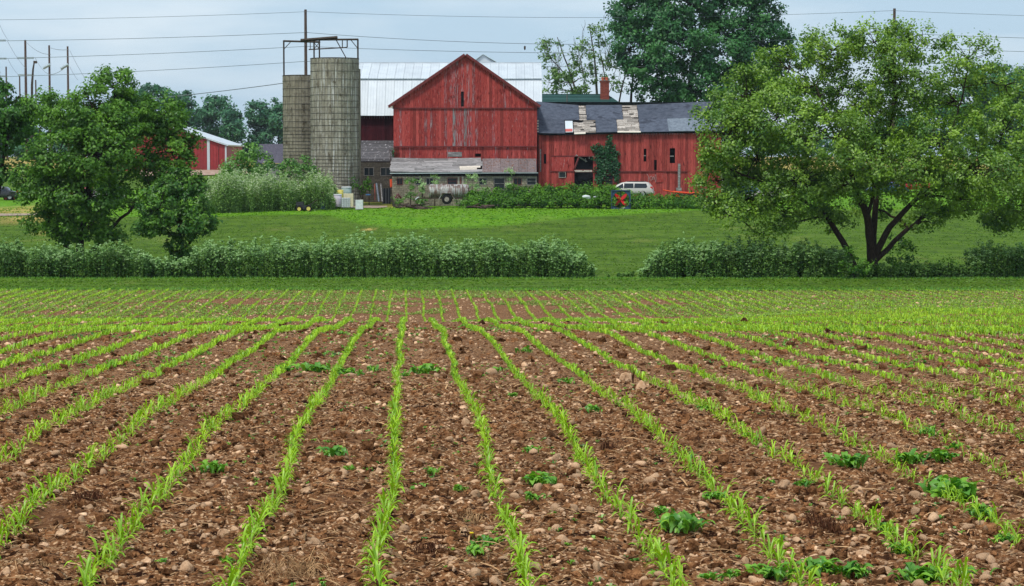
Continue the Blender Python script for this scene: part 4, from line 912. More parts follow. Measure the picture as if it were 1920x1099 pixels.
while z < zt_:
    o_ = .06 if z > zt_ - .25 else 0
    for k in range(4):
        wv = (c1 - c0 + 2 * o_) / 4; mb.box((c0 - o_ + k * wv + .006, YH + 3 - o_, z), (c0 - o_ + (k + 1) * wv - .006, YH + 4 + o_, z + .085), rng.random())
    z += .1
ch = mb.build('chimney', M['brick'], house)
MB().box((c0 - .1, YH + 2.9, zt_), (c1 + .1, YH + 4.1, zt_ + .08)).build('chimney_cap', M['mortar'], ch)
for k in (.28, .72): x_ = c0 + (c1 - c0) * k; MB().tube([(x_, YH + 3.5, zt_ + .08), (x_, YH + 3.5, zt_ + .34), (x_, YH + 3.5, zt_ + .36), (x_, YH + 3.5, zt_ + .45)], [.19, .17, .21, .20], 10).build('chimney_pot', M['terracotta'], ch)
MB().tube([(pxx(1063, YH + 2), YH + 2, pz(200, YH)), (pxx(1063, YH + 2), YH + 2, pz(177, YH + 2))], .07, 8).build('vent_pipe', M['mortar'], house)

# ------------------------------------------------------------------ silos
M['stave'] = surf('concrete_staves', (.19, .17, .13), (.34, .31, .25), 3, (1, 1, .35), tintamp=.30, bump=.4, wear=[((.66, .65, .62), 5, (2.6, 2.6, .05), .575, .06), ((.12, .10, .07), 1.6, (1, 1, .6), .56, .14)])
M['stavedark'] = surf('brown_concrete_staves', (.18, .155, .115), (.29, .255, .20), 3, (1, 1, .35), tintamp=.2, bump=.4, wear=[((.085, .07, .05), 1.6, (1, 1, .6), .54, .14)])
M['iron'] = surf('rusty_iron', (.035, .030, .026), (.085, .062, .045), 8, tintamp=.2, bump=.2)
M['hoop'] = surf('hoop_iron', (.055, .050, .045), (.10, .09, .08), 8, tintamp=.2, bump=.2)
def silo(px0, px1, pyt, d, mt, label, lowbands, ncol):
    cx = (pxx(px0, d) + pxx(px1, d)) / 2; R = (pxx(px1, d) - pxx(px0, d)) / 2; zt0 = pz(pyt, d); z0 = zs(cx, d) - .3
    t_ = thing('silo', label, 'silo', (cx, d, z0 + .3))
    mb = MB(); rows = int((zt0 - z0) / .76); hh = (zt0 - z0) / rows
    for c_ in range(ncol):
        a0, a1 = 2 * PI * (c_ + .04) / ncol, 2 * PI * (c_ + .96) / ncol; ofs = (c_ % 2) * hh / 2; ct = rng.uniform(-.15, .15) + (.22 if c_ % 3 == 0 else -.08)
        z = z0 - ofs
        while z < zt0 - .01:
            za, zb_ = max(z, z0) + .008, min(z + hh, zt0) - .008
            if zb_ - za > .05:
                ro = R + rng.uniform(-.006, .006); ri = R - .07
                v = [(cx + rr * math.cos(a), d + rr * math.sin(a), zz) for zz in (za, zb_) for rr, a in ((ro, a0), (ro, a1), (ri, a1), (ri, a0))]
                mb.add(v, np.array([[0, 1, 5, 4], [3, 2, 1, 0], [4, 5, 6, 7]]), np.clip(.5 + ct + rng.uniform(-.2, .2), 0, 1))
            z += hh
    mb.build('staves', mt, t_, kind='stuff')
    an = np.linspace(0, 2 * PI, 41)[:-1]
    MB().add([(cx + (R - .08) * math.cos(a), d + (R - .08) * math.sin(a), z) for z in (z0, zt0 - .1) for a in an], np.array([[i, (i + 1) % 40, 40 + (i + 1) % 40, 40 + i] for i in range(40)])).build('lining', M['mortar'], t_)
    z = z0 + .4; k = 0; an = np.linspace(0, 2 * PI, 49)
    ring = np.stack([np.cos(an), np.sin(an)], -1)
    while z < zt0 + .02:
        MB().tube(np.stack([cx + (R + .012) * ring[:, 0], d + (R + .012) * ring[:, 1], np.full(49, z)], -1), .022, 4, .5, cap=False).build('hoop', M['hoop'], t_)
        f = (z - z0) / (zt0 - z0); z += (.36 if f < lowbands else .62 if f < .75 else .80)
    MB().tube(np.stack([cx + (R - .03) * ring[:, 0], d + (R - .03) * ring[:, 1], np.full(49, zt0 + .02)], -1), .06, 5, .3, cap=False).build('rim', M['iron'], t_)
    return t_, cx, R, zt0, z0
s1, cx1, R1, zt1, z01 = silo(583, 674, 111, 219.5, M['stave'], 'taller wide concrete silo with white streaks and iron hoops beside the barn', .35, 46)
s2, cx2, R2, zt2, z02 = silo(531, 609, 143, 226.5, M['stavedark'], 'shorter brown concrete silo half hidden behind the taller one', .6, 40)
# ladder chute on the tall silo's right side
MB().box((cx1 + R1 - .05, 219.2, z01), (cx1 + R1 + .12, 219.9, zt1 - 1.0)).build('chute', M['stavedark'], s1)
# open steel frame over both silo tops
yf = 220.0
F = lambda px, py, dy=0: np.array([pxx(px, yf + dy), yf + dy, pz(py, yf + dy)])
fr = thing('steel_frame', 'rusty open steel frame with a sloping conveyor carried over both silo tops', 'steel frame', (cx1, yf, zt1))
def bar(a, b_, r, nm='strut'): MB().tube([F(*a), F(*b_)], r, 4, rng.random()).build(nm, M['iron'], fr)
bar((533.5, 143, 6), (533.5, 76, 6), .085, 'post'); bar((672, 112), (672, 74), .085, 'post'); bar((590, 112), (590, 77), .08, 'post'); bar((600, 112), (600, 76), .08, 'post')
bar((533, 77, 6), (601, 79, 1), .10, 'beam'); bar((601, 74.5), (673, 74), .10, 'beam'); bar((565, 76, 0), (634, 70.5, 0), .17, 'conveyor'); bar((534, 92, 6), (547, 78, 6), .04); bar((671, 90), (659, 75), .04)
bar((580, 93), (652, 89), .06, 'rail'); bar((583, 93), (583, 77), .04); bar((652, 89), (652, 75), .06); bar((643, 89), (643, 75), .05); bar((631, 74), (651, 111), .05); bar((590, 80), (600, 92), .035); bar((600, 80), (590, 92), .035); bar((588, 78), (590, 82), .05)
bar((533.5, 110, 6), (533.5, 111, 8), .04)

# ------------------------------------------------------------------ far red machine shed at the left, grey shed
YF = 300.0
M['redmetal'] = surf('red_sheet_metal', (.26, .016, .020), (.33, .026, .028), 2, tintamp=.12, rough=.6, bump=.1)
rs = thing('shed', 'red metal machine shed with white corner trim beyond the gravel yard at left', 'shed', (pxx(300, YF), YF, zs(-47, YF)))
fx0, fx1, fxa = pxx(178, YF), pxx(424, YF), pxx(301, YF); ze, za_ = pz(273, YF), pz(232, YF); zb0 = zs(-47, YF) - .2
gz = lambda x: ze + (za_ - ze) * (1 - abs(x - fxa) / (fx1 - fxa))
siding(fx0, fx1, .45, YF, lambda x: zb0, lambda x: gz(x) - .05, gap=.03).build('siding', M['redmetal'], rs, kind='stuff')
MB().prism([(fx0, zb0), (fx1, zb0), (fx1, ze - .1), (fxa, za_ - .1), (fx0, ze - .1)], YF + .1, YF + 18).build('body', M['redmetal'], rs)
slab((fx0 - .3, ze - .08), (fxa, za_), .2, YF - .3, YF + 18).build('roof', M['whitemetal'], rs); slab((fxa, za_), (fx1 + .3, ze - .08), .2, YF - .3, YF + 18).build('roof', M['whitemetal'], rs)
MB().box((pxx(388.5, YF), YF - .08, zb0), (pxx(393.5, YF), YF - .035, gz(pxx(391, YF)) - .08)).build('trim_board', M['whitemetal'], rs)
MB().box((pxx(422, YF), YF - .08, zb0), (pxx(425, YF), YF - .035, ze - .1)).build('trim_board', M['whitemetal'], rs)
MB().box((pxx(409, YF), YF - .06, zb0), (pxx(410, YF), YF - .03, gz(pxx(409, YF)) - .3)).build('door_edge', M['trim'], rs)
YG = 262.0
M['purpleroof'] = surf('dark_slate', (.07, .065, .085), (.12, .11, .14), 4, tintamp=.2, bump=.3)
gs = thing('shed', 'small dark slate roofed outbuilding behind the bushes left of the silos', 'shed', (pxx(505, YG), YG, zs(-30, YG)))
gx0, gx1 = pxx(478, YG), pxx(548, YG)
v = np.array([(gx0 - .2, YG - .3, pz(306, YG)), (gx1, YG - .3, pz(306, YG)), (gx1, YG + 4, pz(270, YG + 4)), (gx0 + .1, YG + 4, pz(270, YG + 4)), (gx1, YG + 8, pz(306, YG)), (gx0 - .2, YG + 8, pz(306, YG))])
MB().add(v, np.array([[0, 1, 2, 3], [3, 2, 4, 5]])).build('roof', M['purpleroof'], gs)
MB().box((gx0, YG, zs(-30, YG) - .2), (gx1 - .1, YG + 7.5, pz(307, YG))).build('wall', M['greyboard'], gs)
MB().add([(gx0, YG + .1, pz(307, YG)), (gx0, YG + 7.4, pz(307, YG)), (gx0 + .1, YG + 4, pz(272, YG + 4))], np.array([[0, 1, 2]])).build('gable', M['greyboard'], gs)
# ------------------------------------------------------------------ trees, bushes and tall weeds
M['bark'] = surf('bark', (.022, .015, .012), (.060, .042, .032), 6, (3, 3, .6), tintamp=.2, bump=.8)
M['barkpale'] = surf('pale_bark', (.07, .06, .05), (.15, .13, .11), 6, (3, 3, .6), tintamp=.2, bump=.5)
M['leafbright'] = leafmat('bright_leaves', (.050, .155, .010), (.29, .48, .030), .32, .05)
M['leafmid'] = leafmat('mid_green_leaves', (.026, .105, .010), (.150, .33, .022), .28, .03)
M['leafdark'] = leafmat('dark_leaves', (.016, .075, .010), (.085, .24, .022), .22, .03)
M['leafblue'] = leafmat('maple_leaves', (.014, .085, .028), (.070, .225, .050), .22, .03)
M['leaffar'] = leafmat('far_leaves', (.020, .095, .050), (.075, .235, .085), .2, .03)
M['leafsparse'] = leafmat('sparse_leaves', (.06, .15, .03), (.17, .31, .06), .3, .04)
M['hemleaf'] = leafmat('tall_weed_leaves', (.032, .110, .016), (.23, .39, .085), .25, .02)
M['hemtop'] = leafmat('tall_weed_tops', (.20, .38, .11), (.42, .60, .27), .25, .03)
M['flowertop'] = leafmat('white_flower_heads', (.32, .46, .20), (.75, .80, .58), .25, .03)
M['bush'] = leafmat('bush_leaves', (.03, .13, .02), (.17, .37, .04), .28, .05)
M['bushlow'] = leafmat('low_bush_leaves', (.018, .080, .008), (.14, .32, .018), .25, .02)

def clumps(lobes, d0, ppm, dens, cr, hollow=.45):
    """clump centres in the lobes; lobe = (px, py, rx, ry, dy) in photograph pixels and metres of depth"""
    C_, O_ = [], []
    for lb in lobes:
        px, py, rx, ry = lb[:4]; dy = lb[4] if len(lb) > 4 else rng.uniform(-1, 1) * 2; k = lb[5] if len(lb) > 5 else 1
        c = P(px, py, d0 + dy); a, b_ = rx / ppm, ry / ppm; dp = (a + b_) / 2
        n_ = max(4, int(dens * k * a * b_ * 4))
        v = rng.normal(size=(n_, 3)); v /= np.linalg.norm(v, axis=1)[:, None]; rr = (hollow + (1 - hollow) * rng.random(n_) ** .55)
        p = c + v * rr[:, None] * np.array([a, dp, b_]); C_.append(p); O_.append(v)
    return np.concatenate(C_), np.concatenate(O_)
def foliage(mb, C_, O_, per, cr, ls, upb=.55, flat=.7, tint0=.5, tvar=.22, updir=0, seed=0, droop=0):
    n_ = len(C_); k = rng.poisson(per, n_) + 3; idx = np.repeat(np.arange(n_), k); m_ = len(idx)
    rad = (cr * rng.uniform(.6, 1.3, n_))[idx]
    v = rng.normal(size=(m_, 3)); v /= np.linalg.norm(v, axis=1)[:, None]; rr = rng.random(m_) ** .5
    off = v * (rr * rad)[:, None] * np.array([1, 1, flat])
    if updir: off[:, 2] += np.minimum(np.abs(rng.normal(0, updir, m_)), 1.1) * rad * .6 * (rng.random(m_) < .35)
    if droop: off[:, 2] -= rr * rad * droop
    nr = O_[idx] * .45 + v * .55 + np.array([0, -.15, upb]) + rng.normal(size=(m_, 3)) * .55
    ct = np.clip(tint0 + rng.normal(0, tvar, n_), 0, 1)[idx]
    mb.leaves(C_[idx] + off, ls * rng.uniform(.65, 1.3, m_), nr, np.clip(ct + rng.normal(0, .14, m_), 0, 1))
def limb(mb, a, b_, r0, r1, sag=.1, n_=7, wob=.12):
    a, b_ = np.array(a, float), np.array(b_, float); s = np.linspace(0, 1, n_)[:, None]; L_ = np.linalg.norm(b_ - a)
    p = a + (b_ - a) * s + np.array([0, 0, 1]) * np.sin(s * PI) * sag * L_; p[1:-1] += rng.normal(0, wob * L_ / n_, (n_ - 2, 3))
    mb.tube(p, np.linspace(r0, r1, n_), 6, .5, cap=False); return p
def tree(label, base, d, stems, lobes, mt, dens, cr, per, ls, trunk_r, ppm=None, group=None, name='tree', bark='bark', twigs=True, hollow=.45, tint0=.5, updir=0, cat='tree', droop=0, bare=0, tvar=.22):
    """stems: list of pixel polylines (px, py, dy) with radii; lobes as in clumps()"""
    ppm = ppm or FPX / d; g = P(base[0], base[1], d); gz_ = zs(g[0], d); root = thing(name, label, cat, (g[0], d, gz_), group)
    tb = MB(); tips = []
    for st in stems:
        pts = [P(q[0], q[1], d + (q[2] if len(q) > 2 else 0)) for q in st[0]]
        if st[2:]: pts[0][2] = gz_ - .3
        pp = []
        for i in range(len(pts) - 1):
            for f in np.linspace(0, 1, 5)[:-1]: pp.append(pts[i] + (pts[i + 1] - pts[i]) * f)
        pp.append(pts[-1]); pp = np.array(pp); sm = pp.copy(); sm[1:-1] = (pp[:-2] + 2 * pp[1:-1] + pp[2:]) / 4; sm[1:-1] += rng.normal(0, .02, (len(sm) - 2, 3))
        rr = np.linspace(st[1][0], st[1][1], len(sm))
        if st[2:]: rr[:3] *= [1.5, 1.2, 1.05]
        tb.tube(sm, rr, 9, .5, cap=False)
        for i in range(len(sm) // 3, len(sm)): tips.append((sm[i], rr[i]))
    C_, O_ = clumps(lobes, d, ppm, dens * 2.1, cr, hollow)
    if twigs and tips:
        T = np.array([q[0] for q in tips]); R = np.array([q[1] for q in tips])
        # second order limbs to every lobe, then twigs from the limbs to the clumps
        for lb in lobes:
            c = P(lb[0], lb[1], d + (lb[4] if len(lb) > 4 else 0)); dd_ = np.linalg.norm(T[:len(tips)] - c, axis=1) + np.maximum(T[:len(tips), 2] - c[2], 0) * 2
            j = int(np.argmin(dd_)); 
            if dd_[j] > .8: p_ = limb(tb, tips[j][0], c, min(R[j] * .8, .12), .035, .06); tips += [(q, .05) for q in p_[2:]]
        T = np.array([q[0] for q in tips]); R = np.array([q[1] for q in tips])
        for c in C_[rng.random(len(C_)) < .6]:
            dd_ = np.linalg.norm(T - c, axis=1) + np.maximum(T[:, 2] - c[2], 0); j = int(np.argmin(dd_)); e_ = c + (c - T[j]) * .12
            p_ = np.array([T[j], (T[j] + e_) / 2 + rng.normal(0, .12, 3), e_]); tb.tube(p_, [.03, .02, .007], 3, .5, cap=False)
    if bare:
        for k in range(bare):
            c = C_[rng.integers(len(C_))]; top = c + np.array([rng.normal(0, .6), rng.normal(0, .5), rng.uniform(1.5, 3.6)]); limb(tb, c, top, .045, .012, 0, 6, .2)
            for q in range(3): f = rng.uniform(.3, .8); s_ = c + (top - c) * f; tb.tube([s_, s_ + [rng.normal(0, .6), 0, rng.uniform(.5, 1.4)]], [.02, .008], 3, .5, cap=False)
    tb.build('trunk', M[bark], root, smooth=True)
    cb = MB(); foliage(cb, C_, O_, per, cr, ls, tint0=tint0, updir=updir, droop=droop, tvar=tvar)
    cb.build('crown', M[mt], root)
    return root
# ---- the wide bright tree at the right
tree('wide spreading bright green tree with forked dark trunk standing alone at the right', (1632, 520), 123.5,
     [([(1638, 522), (1636, 470), (1627, 408, -.5), (1597, 335, -1.5), (1590, 260, -2)], (.36, .07), 1), ([(1612, 515, .3), (1590, 470, .6), (1550, 405, 1), (1515, 330, 1.5), (1470, 280, 1.5)], (.24, .05), 1),
      ([(1636, 480), (1640, 400, .5), (1650, 300, .8), (1668, 240, 1), (1690, 150, 1)], (.22, .04)), ([(1640, 480), (1668, 425, -.6), (1720, 370, -1), (1790, 340, -1.5), (1870, 285, -1)], (.22, .04)),
      ([(1640, 490), (1690, 440, .5), (1740, 400, 1), (1800, 395, 2), (1860, 390, 2)], (.17, .03)), ([(1550, 405, 1), (1480, 360, 0), (1400, 330, -1), (1350, 310, -1)], (.11, .03)), ([(1627, 408, -.5), (1640, 350, -2), (1625, 300, -3)], (.12, .04)),
      ([(1720, 370, -1), (1770, 290, 0), (1800, 200, .5), (1815, 130, 1)], (.10, .03)), ([(1600, 340, -1.5), (1560, 240, -1), (1530, 160, 0)], (.09, .03)), ([(1550, 405, 1), (1470, 420, 1), (1420, 440, 0)], (.07, .02))],
     [(1400, 190, 70, 60, 0), (1360, 260, 55, 60, -2), (1345, 340, 45, 50, 0), (1420, 300, 70, 60, 2), (1480, 130, 75, 48, 1, .8), (1460, 220, 80, 60, -2), (1560, 95, 70, 42, 1, .9), (1640, 80, 65, 38, 0, .9), (1672, 110, 35, 40, -2, 1.1), (1675, 150, 35, 30, -2, 1), (1730, 80, 75, 40, 1, .65), (1815, 110, 60, 45, 0, .6), (1885, 160, 45, 50, 1, .6),
      (1575, 180, 75, 60, 2, .9), (1680, 175, 85, 55, 0, .8), (1790, 190, 80, 60, 2, .75), (1880, 250, 70, 65, -1, .9), (1945, 320, 60, 70, 0), (1540, 260, 90, 60, -3, .9), (1650, 260, 90, 60, 2, .9), (1760, 270, 85, 60, -2), (1850, 330, 85, 50, -3), (1500, 340, 75, 45, -2), (1590, 345, 75, 40, -2, .8), (1700, 330, 75, 45, -3), (1790, 375, 80, 35, -1),
      (1560, 415, 45, 22, 1, .7), (1440, 425, 60, 18, 0, .6), (1640, 390, 50, 25, 3, .6), (1400, 375, 75, 38, -1), (1370, 405, 50, 24, -2, .8), (1470, 395, 60, 28, 0, .7), (1540, 380, 45, 30, 1, .5), (1870, 410, 55, 24, 1, .9), (1740, 415, 60, 20, 1, .5), (1925, 390, 50, 35, 0), (1330, 300, 28, 16, -1), (1325, 215, 26, 22, 0), (1328, 380, 26, 16, 0), (1620, 300, 60, 45, -4, .8)],
     'leafbright', 2.0, .60, 76, .092, .4, updir=.8, tint0=.46)
# ---- the dark cluster at the left
tree('broad dark green tree with a low dark trunk at the left behind tall weeds', (150, 500), 133,
     [([(150, 500), (150, 450), (165, 380), (175, 300), (215, 200)], (.30, .06), 1), ([(135, 500, .5), (120, 440, 1), (95, 360, 1), (70, 270, 0)], (.22, .05), 1), ([(165, 480), (205, 430, -.6), (250, 390, -.8), (280, 350, -1)], (.15, .04)), ([(150, 450), (170, 420, 2), (235, 330, 2), (300, 260, 2)], (.17, .04))],
     [(215, 165, 45, 38, 0), (250, 215, 60, 45, 1), (300, 225, 55, 45, 2), (170, 205, 60, 40, -2), (120, 220, 50, 45, 0), (85, 205, 45, 35, 2), (110, 290, 65, 55, -2), (180, 290, 70, 55, -3), (240, 290, 60, 45, 0, .8), (320, 285, 45, 45, 2), (100, 360, 60, 45, -1), (160, 370, 70, 50, -2), (225, 370, 45, 40, 1, .5), (90, 415, 45, 30, 0), (150, 430, 65, 30, -1), (205, 440, 35, 22, 0, .5), (330, 330, 45, 32, 1), (55, 340, 32, 30, 0), (270, 320, 40, 36, 2, .6), (200, 240, 60, 40, -2), (345, 265, 25, 26, 2, .7)],
     'leafmid', 2.4, .62, 56, .11, .4, tint0=.50)
tree('dark tree cut by the left edge of the picture, behind the broad dark tree', (-15, 480), 142,
     [([(-15, 480), (-10, 400), (5, 300), (25, 220)], (.25, .05), 1)], [(10, 200, 40, 42, 0), (35, 180, 25, 25, 1, .7), (-20, 240, 50, 50, 0), (20, 250, 40, 40, 0), (-30, 320, 50, 40, 0), (15, 320, 42, 24, 0), (50, 235, 30, 30, 0, .7), (-30, 180, 45, 40, 0), (30, 215, 35, 30, -1)], 'leafdark', 1.5, .6, 42, .13, .4, tint0=.45)
tree('small compact dark tree standing in front of the broad tree at left', (345, 515), 126.5,
     [([(345, 520), (343, 470), (335, 420), (332, 350)], (.16, .04), 1), ([(343, 470), (370, 440), (385, 400)], (.07, .02)), ([(342, 460), (300, 420), (285, 395)], (.07, .02))],
     [(330, 350, 45, 34, 0), (300, 390, 45, 36, -1), (355, 385, 42, 38, 0), (330, 420, 60, 32, -1), (380, 415, 26, 26, 0), (280, 430, 28, 20, 0), (340, 460, 32, 20, 0, .7), (365, 345, 22, 22, 0), (345, 492, 28, 20, 0, .8)], 'leafmid', 2.6, .5, 50, .11, .3, tint0=.26)
# ---- behind the buildings
DT = 262
tree('huge dark green maple towering behind the low shed', (1290, 300), DT,
     [([(1290, 300), (1290, 200), (1300, 100), (1320, 20)], (.5, .12), 1), ([(1185, 300, 2), (1182, 190, 2), (1190, 120, 2)], (.25, .08), 1), ([(1150, 300), (1160, 190), (1180, 110)], (.16, .05), 1), ([(1300, 180), (1380, 120), (1420, 70)], (.2, .06))],
     [(1180, 90, 42, 45, 0), (1170, 30, 35, 35, 1), (1230, 40, 55, 55, -1), (1300, 10, 60, 50, 0), (1370, 30, 60, 50, 1), (1430, 50, 48, 45, 0), (1465, 85, 30, 30, 1, .8), (1220, 130, 50, 45, -2), (1280, 90, 65, 55, -3), (1350, 100, 65, 55, -2), (1420, 120, 55, 50, 0), (1250, 170, 40, 28, -1, .8), (1320, 160, 60, 38, -2), (1390, 180, 60, 38, -1), (1455, 170, 42, 45, 0), (1205, 165, 26, 26, 0, .5), (1280, 190, 45, 20, 1, .6), (1220, -20, 50, 40, 0), (1320, -40, 70, 40, 0), (1410, -20, 50, 35, 0)],
     'leafblue', .6, 1.1, 80, .20, .5, ppm=FPX / DT, tint0=.42)
tree('thin leafed tree with bare upper branches behind the green roofed house', (1065, 300), DT + 6,
     [([(1105, 300), (1090, 200), (1070, 140), (1045, 70)], (.22, .05), 1), ([(1125, 300), (1120, 180), (1115, 110), (1105, 45)], (.22, .05), 1), ([(1090, 200), (1060, 140), (1020, 95)], (.12, .04)), ([(1150, 300), (1140, 170), (1125, 100)], (.16, .04), 1)],
     [(1035, 90, 26, 24, 0), (1055, 130, 34, 34, 0), (1030, 155, 24, 26, 0), (1100, 95, 32, 30, 0), (1095, 145, 35, 34, 0), (1130, 120, 26, 34, 1), (1060, 170, 32, 16, 0), (1125, 60, 22, 25, 0), (1150, 160, 18, 20, 0), (1022, 118, 16, 16, 0)],
     'leafsparse', .42, .95, 30, .18, .3, ppm=FPX / DT, bare=30, bark='barkpale', tint0=.45)
# far tree lines, each tree its own
def far_tree(px, py, rx, h, d, label, mt='leaffar', tint0=.4, grp='trees of the far woodland edge'):
    ppm = FPX / d; lb = []
    for k in range(7): lb.append((px + rng.uniform(-.65, .65) * rx, py + rng.uniform(.1, .8) * h, rx * rng.uniform(.4, .65), h * rng.uniform(.16, .28), rng.uniform(-2, 2)))
    lb.append((px, py + h * .2, rx * .5, h * .2, 0)); lb.append((px, py + h * .85, rx * .8, h * .18, 0))
    tree(label, (px, py + h), d, [([(px, py + h), (px, py + h * .5), (px + 2, py + h * .2)], (.3, .1), 1)], lb, mt, .22, 1.7, 46, .40, .3, ppm=ppm, group=grp, twigs=False, tint0=tint0, hollow=.6)
lft = [(300, 165, 30, 'half hidden behind the broad dark tree'), (350, 172, 32, 'left of the gap over the red machine shed'), (398, 180, 34, 'directly above the white edged red machine shed'), (440, 205, 26, 'lowest in the dip of the far treeline'), (480, 190, 34, 'between the dip and the silos'), (522, 195, 26, 'touching the silo edge'), (560, 190, 30, 'behind the silos'), (250, 180, 36, 'behind the broad dark tree'), (190, 200, 36, 'deep behind the broad dark tree'), (130, 215, 36, 'seen low behind the left trees'), (60, 225, 40, 'low beside the left power poles'), (5, 230, 40, 'at the left edge of the picture')]
for px, py, rx, wh in lft: far_tree(px, py, rx, 300 - py, 520 + rng.uniform(-15, 25), f'blue green woodland tree {wh}')
rgt = [(1360, 240, 34, 'left of the bright tree'), (1430, 235, 40, 'seen low through the left of the bright tree'), (1510, 250, 40, 'seen through the bright tree left of its trunk'), (1600, 230, 44, 'directly behind the bright tree trunk'), (1690, 215, 46, 'right of the bright tree trunk'), (1770, 180, 44, 'through the right part of the bright tree'), (1850, 135, 50, 'tall behind the right side of the bright tree'), (1915, 130, 44, 'at the right edge of the picture')]
for px, py, rx, wh in rgt: far_tree(px, py, rx, 290 - py, 430 + rng.uniform(-10, 20), f'hazy woodland tree {wh}', tint0=.55)

# ---- bushes
def bush(label, lobes, d, mt, dens=3.0, cr=.4, per=30, ls=.085, name='bush', tint0=.5, cat='bush', updir=.5, group=None):
    g = P(lobes[0][0], 400, d)
    return tree(label, (lobes[0][0], 400), d, [([(lb[0], 400, 0), (lb[0], lb[1], lb[4] if len(lb) > 4 else 0)], (.05, .02), 1) for lb in lobes[:2]], lobes, mt, dens, cr, per, ls, .1, name=name, twigs=False, hollow=.5, tint0=tint0, cat=cat, updir=updir, group=group)
bush('bright green bush with layered branches left of the shorter silo', [(465, 285, 26, 16), (440, 312, 26, 18), (485, 305, 28, 22), (462, 318, 34, 18), (425, 325, 18, 12)], 217, 'bush', 1.6, .6, 36, .14, tint0=.6)
bush('darker green bush at the foot of the shorter silo', [(545, 318, 22, 16), (570, 306, 14, 14), (520, 322, 18, 14), (575, 325, 16, 16)], 214, 'bush', 1.6, .55, 36, .14, tint0=.35)
bush('dark nettles and bushes against the block wall right of the tall silo', [(680, 352, 12, 12), (692, 348, 11, 11), (668, 345, 8, 10)], 219, 'bushlow', 2, .5, 30, .11, tint0=.35)
# hedge of low bushes in front of the low shed
hed = [(893, 372, 20, 12, 'right of the tank trailer'), (925, 368, 22, 14, 'below the lean-to windows'), (960, 365, 22, 15, 'below the right end of the lean-to'), (995, 364, 22, 15, 'left of the broken opening'), (1030, 362, 24, 16, 'under the small shed window'), (1065, 362, 24, 16, 'in front of the broken opening'), (1100, 363, 24, 17, 'below the ivy'), (1136, 361, 22, 16, 'in front of the white van'), (1160, 366, 22, 12, 'behind the red bladed fan'), (1190, 375, 20, 9, 'below the white van tail'), (1225, 374, 18, 8, 'right of the white van'), (1262, 376, 22, 8, 'under the orange boom'), (1300, 377, 22, 9, 'right of the orange boom')]
for px, py, rx, ry, wh in hed:
    bush(f'low leafy green bush {wh}', [(px, py, rx, ry, 0), (px - rx * .5, py + ry * .3, rx * .6, ry * .7, -1), (px + rx * .5, py + ry * .2, rx * .6, ry * .8, .5), (px, py + ry * .7, rx * 1.0, ry * .6, -1.5), (px - rx * .4, py + ry * 1.1, rx * .7, ry * .5, -1.8), (px + rx * .5, py + ry * 1.1, rx * .7, ry * .5, -1.8)], 213.5 if px < 1120 else 212, 'bushlow', 3.2, .55, 50, .11, tint0=rng.uniform(.35, .6), group='bushes along the buildings')
for px, py, rx, ry, wh in ((815, 337, 12, 9, 'above the tank trailer'), (885, 340, 16, 15, 'right of the tank trailer'), (954, 330, 8, 18, 'tallest before the lean-to windows'), (770, 345, 14, 14, 'left of the tank trailer'), (792, 340, 8, 10, 'just left of the tank'), (905, 352, 16, 12, 'before the middle lean-to windows'), (750, 372, 16, 8, 'low at the lean-to corner'), (1715, 345, 0, 0, ''), (790, 372, 14, 7, 'low behind the scrap heap left of the trailer'), (862, 376, 14, 5, 'low under the rear of the tank trailer'), (720, 392, 0, 0, '')):
    if rx: bush(f'pale flowering tall weed {wh}', [(px, py, rx, ry, 0), (px, py + ry, rx * .6, ry * .8, 0), (px + 2, py + ry * 1.6, rx * .5, ry * .6, 0)], 217, 'hemtop' if px not in (750, 770, 790, 862) else 'bush', 2.2, .32, 20, .09, name='weed', cat='weed', tint0=.55)
bush('light green shrub around the foot of the bright tree on its left', [(1600, 490, 14, 34), (1625, 500, 10, 22), (1585, 505, 12, 16)], 122, 'leafmid', 2.0, .4, 26, .09, tint0=.5)
bush('dark shrubs growing right of the bright tree trunk', [(1690, 480, 30, 38), (1670, 500, 16, 22), (1710, 500, 16, 22), (1680, 455, 20, 20)], 124, 'leafmid', 1.6, .4, 26, .09, tint0=.35)
bush('lone small green sapling between the trunk and the right weeds', [(1778, 492, 14, 26), (1775, 515, 14, 10)], 124, 'leafmid', 2, .35, 20, .085, name='sapling', cat='sapling', tint0=.4)

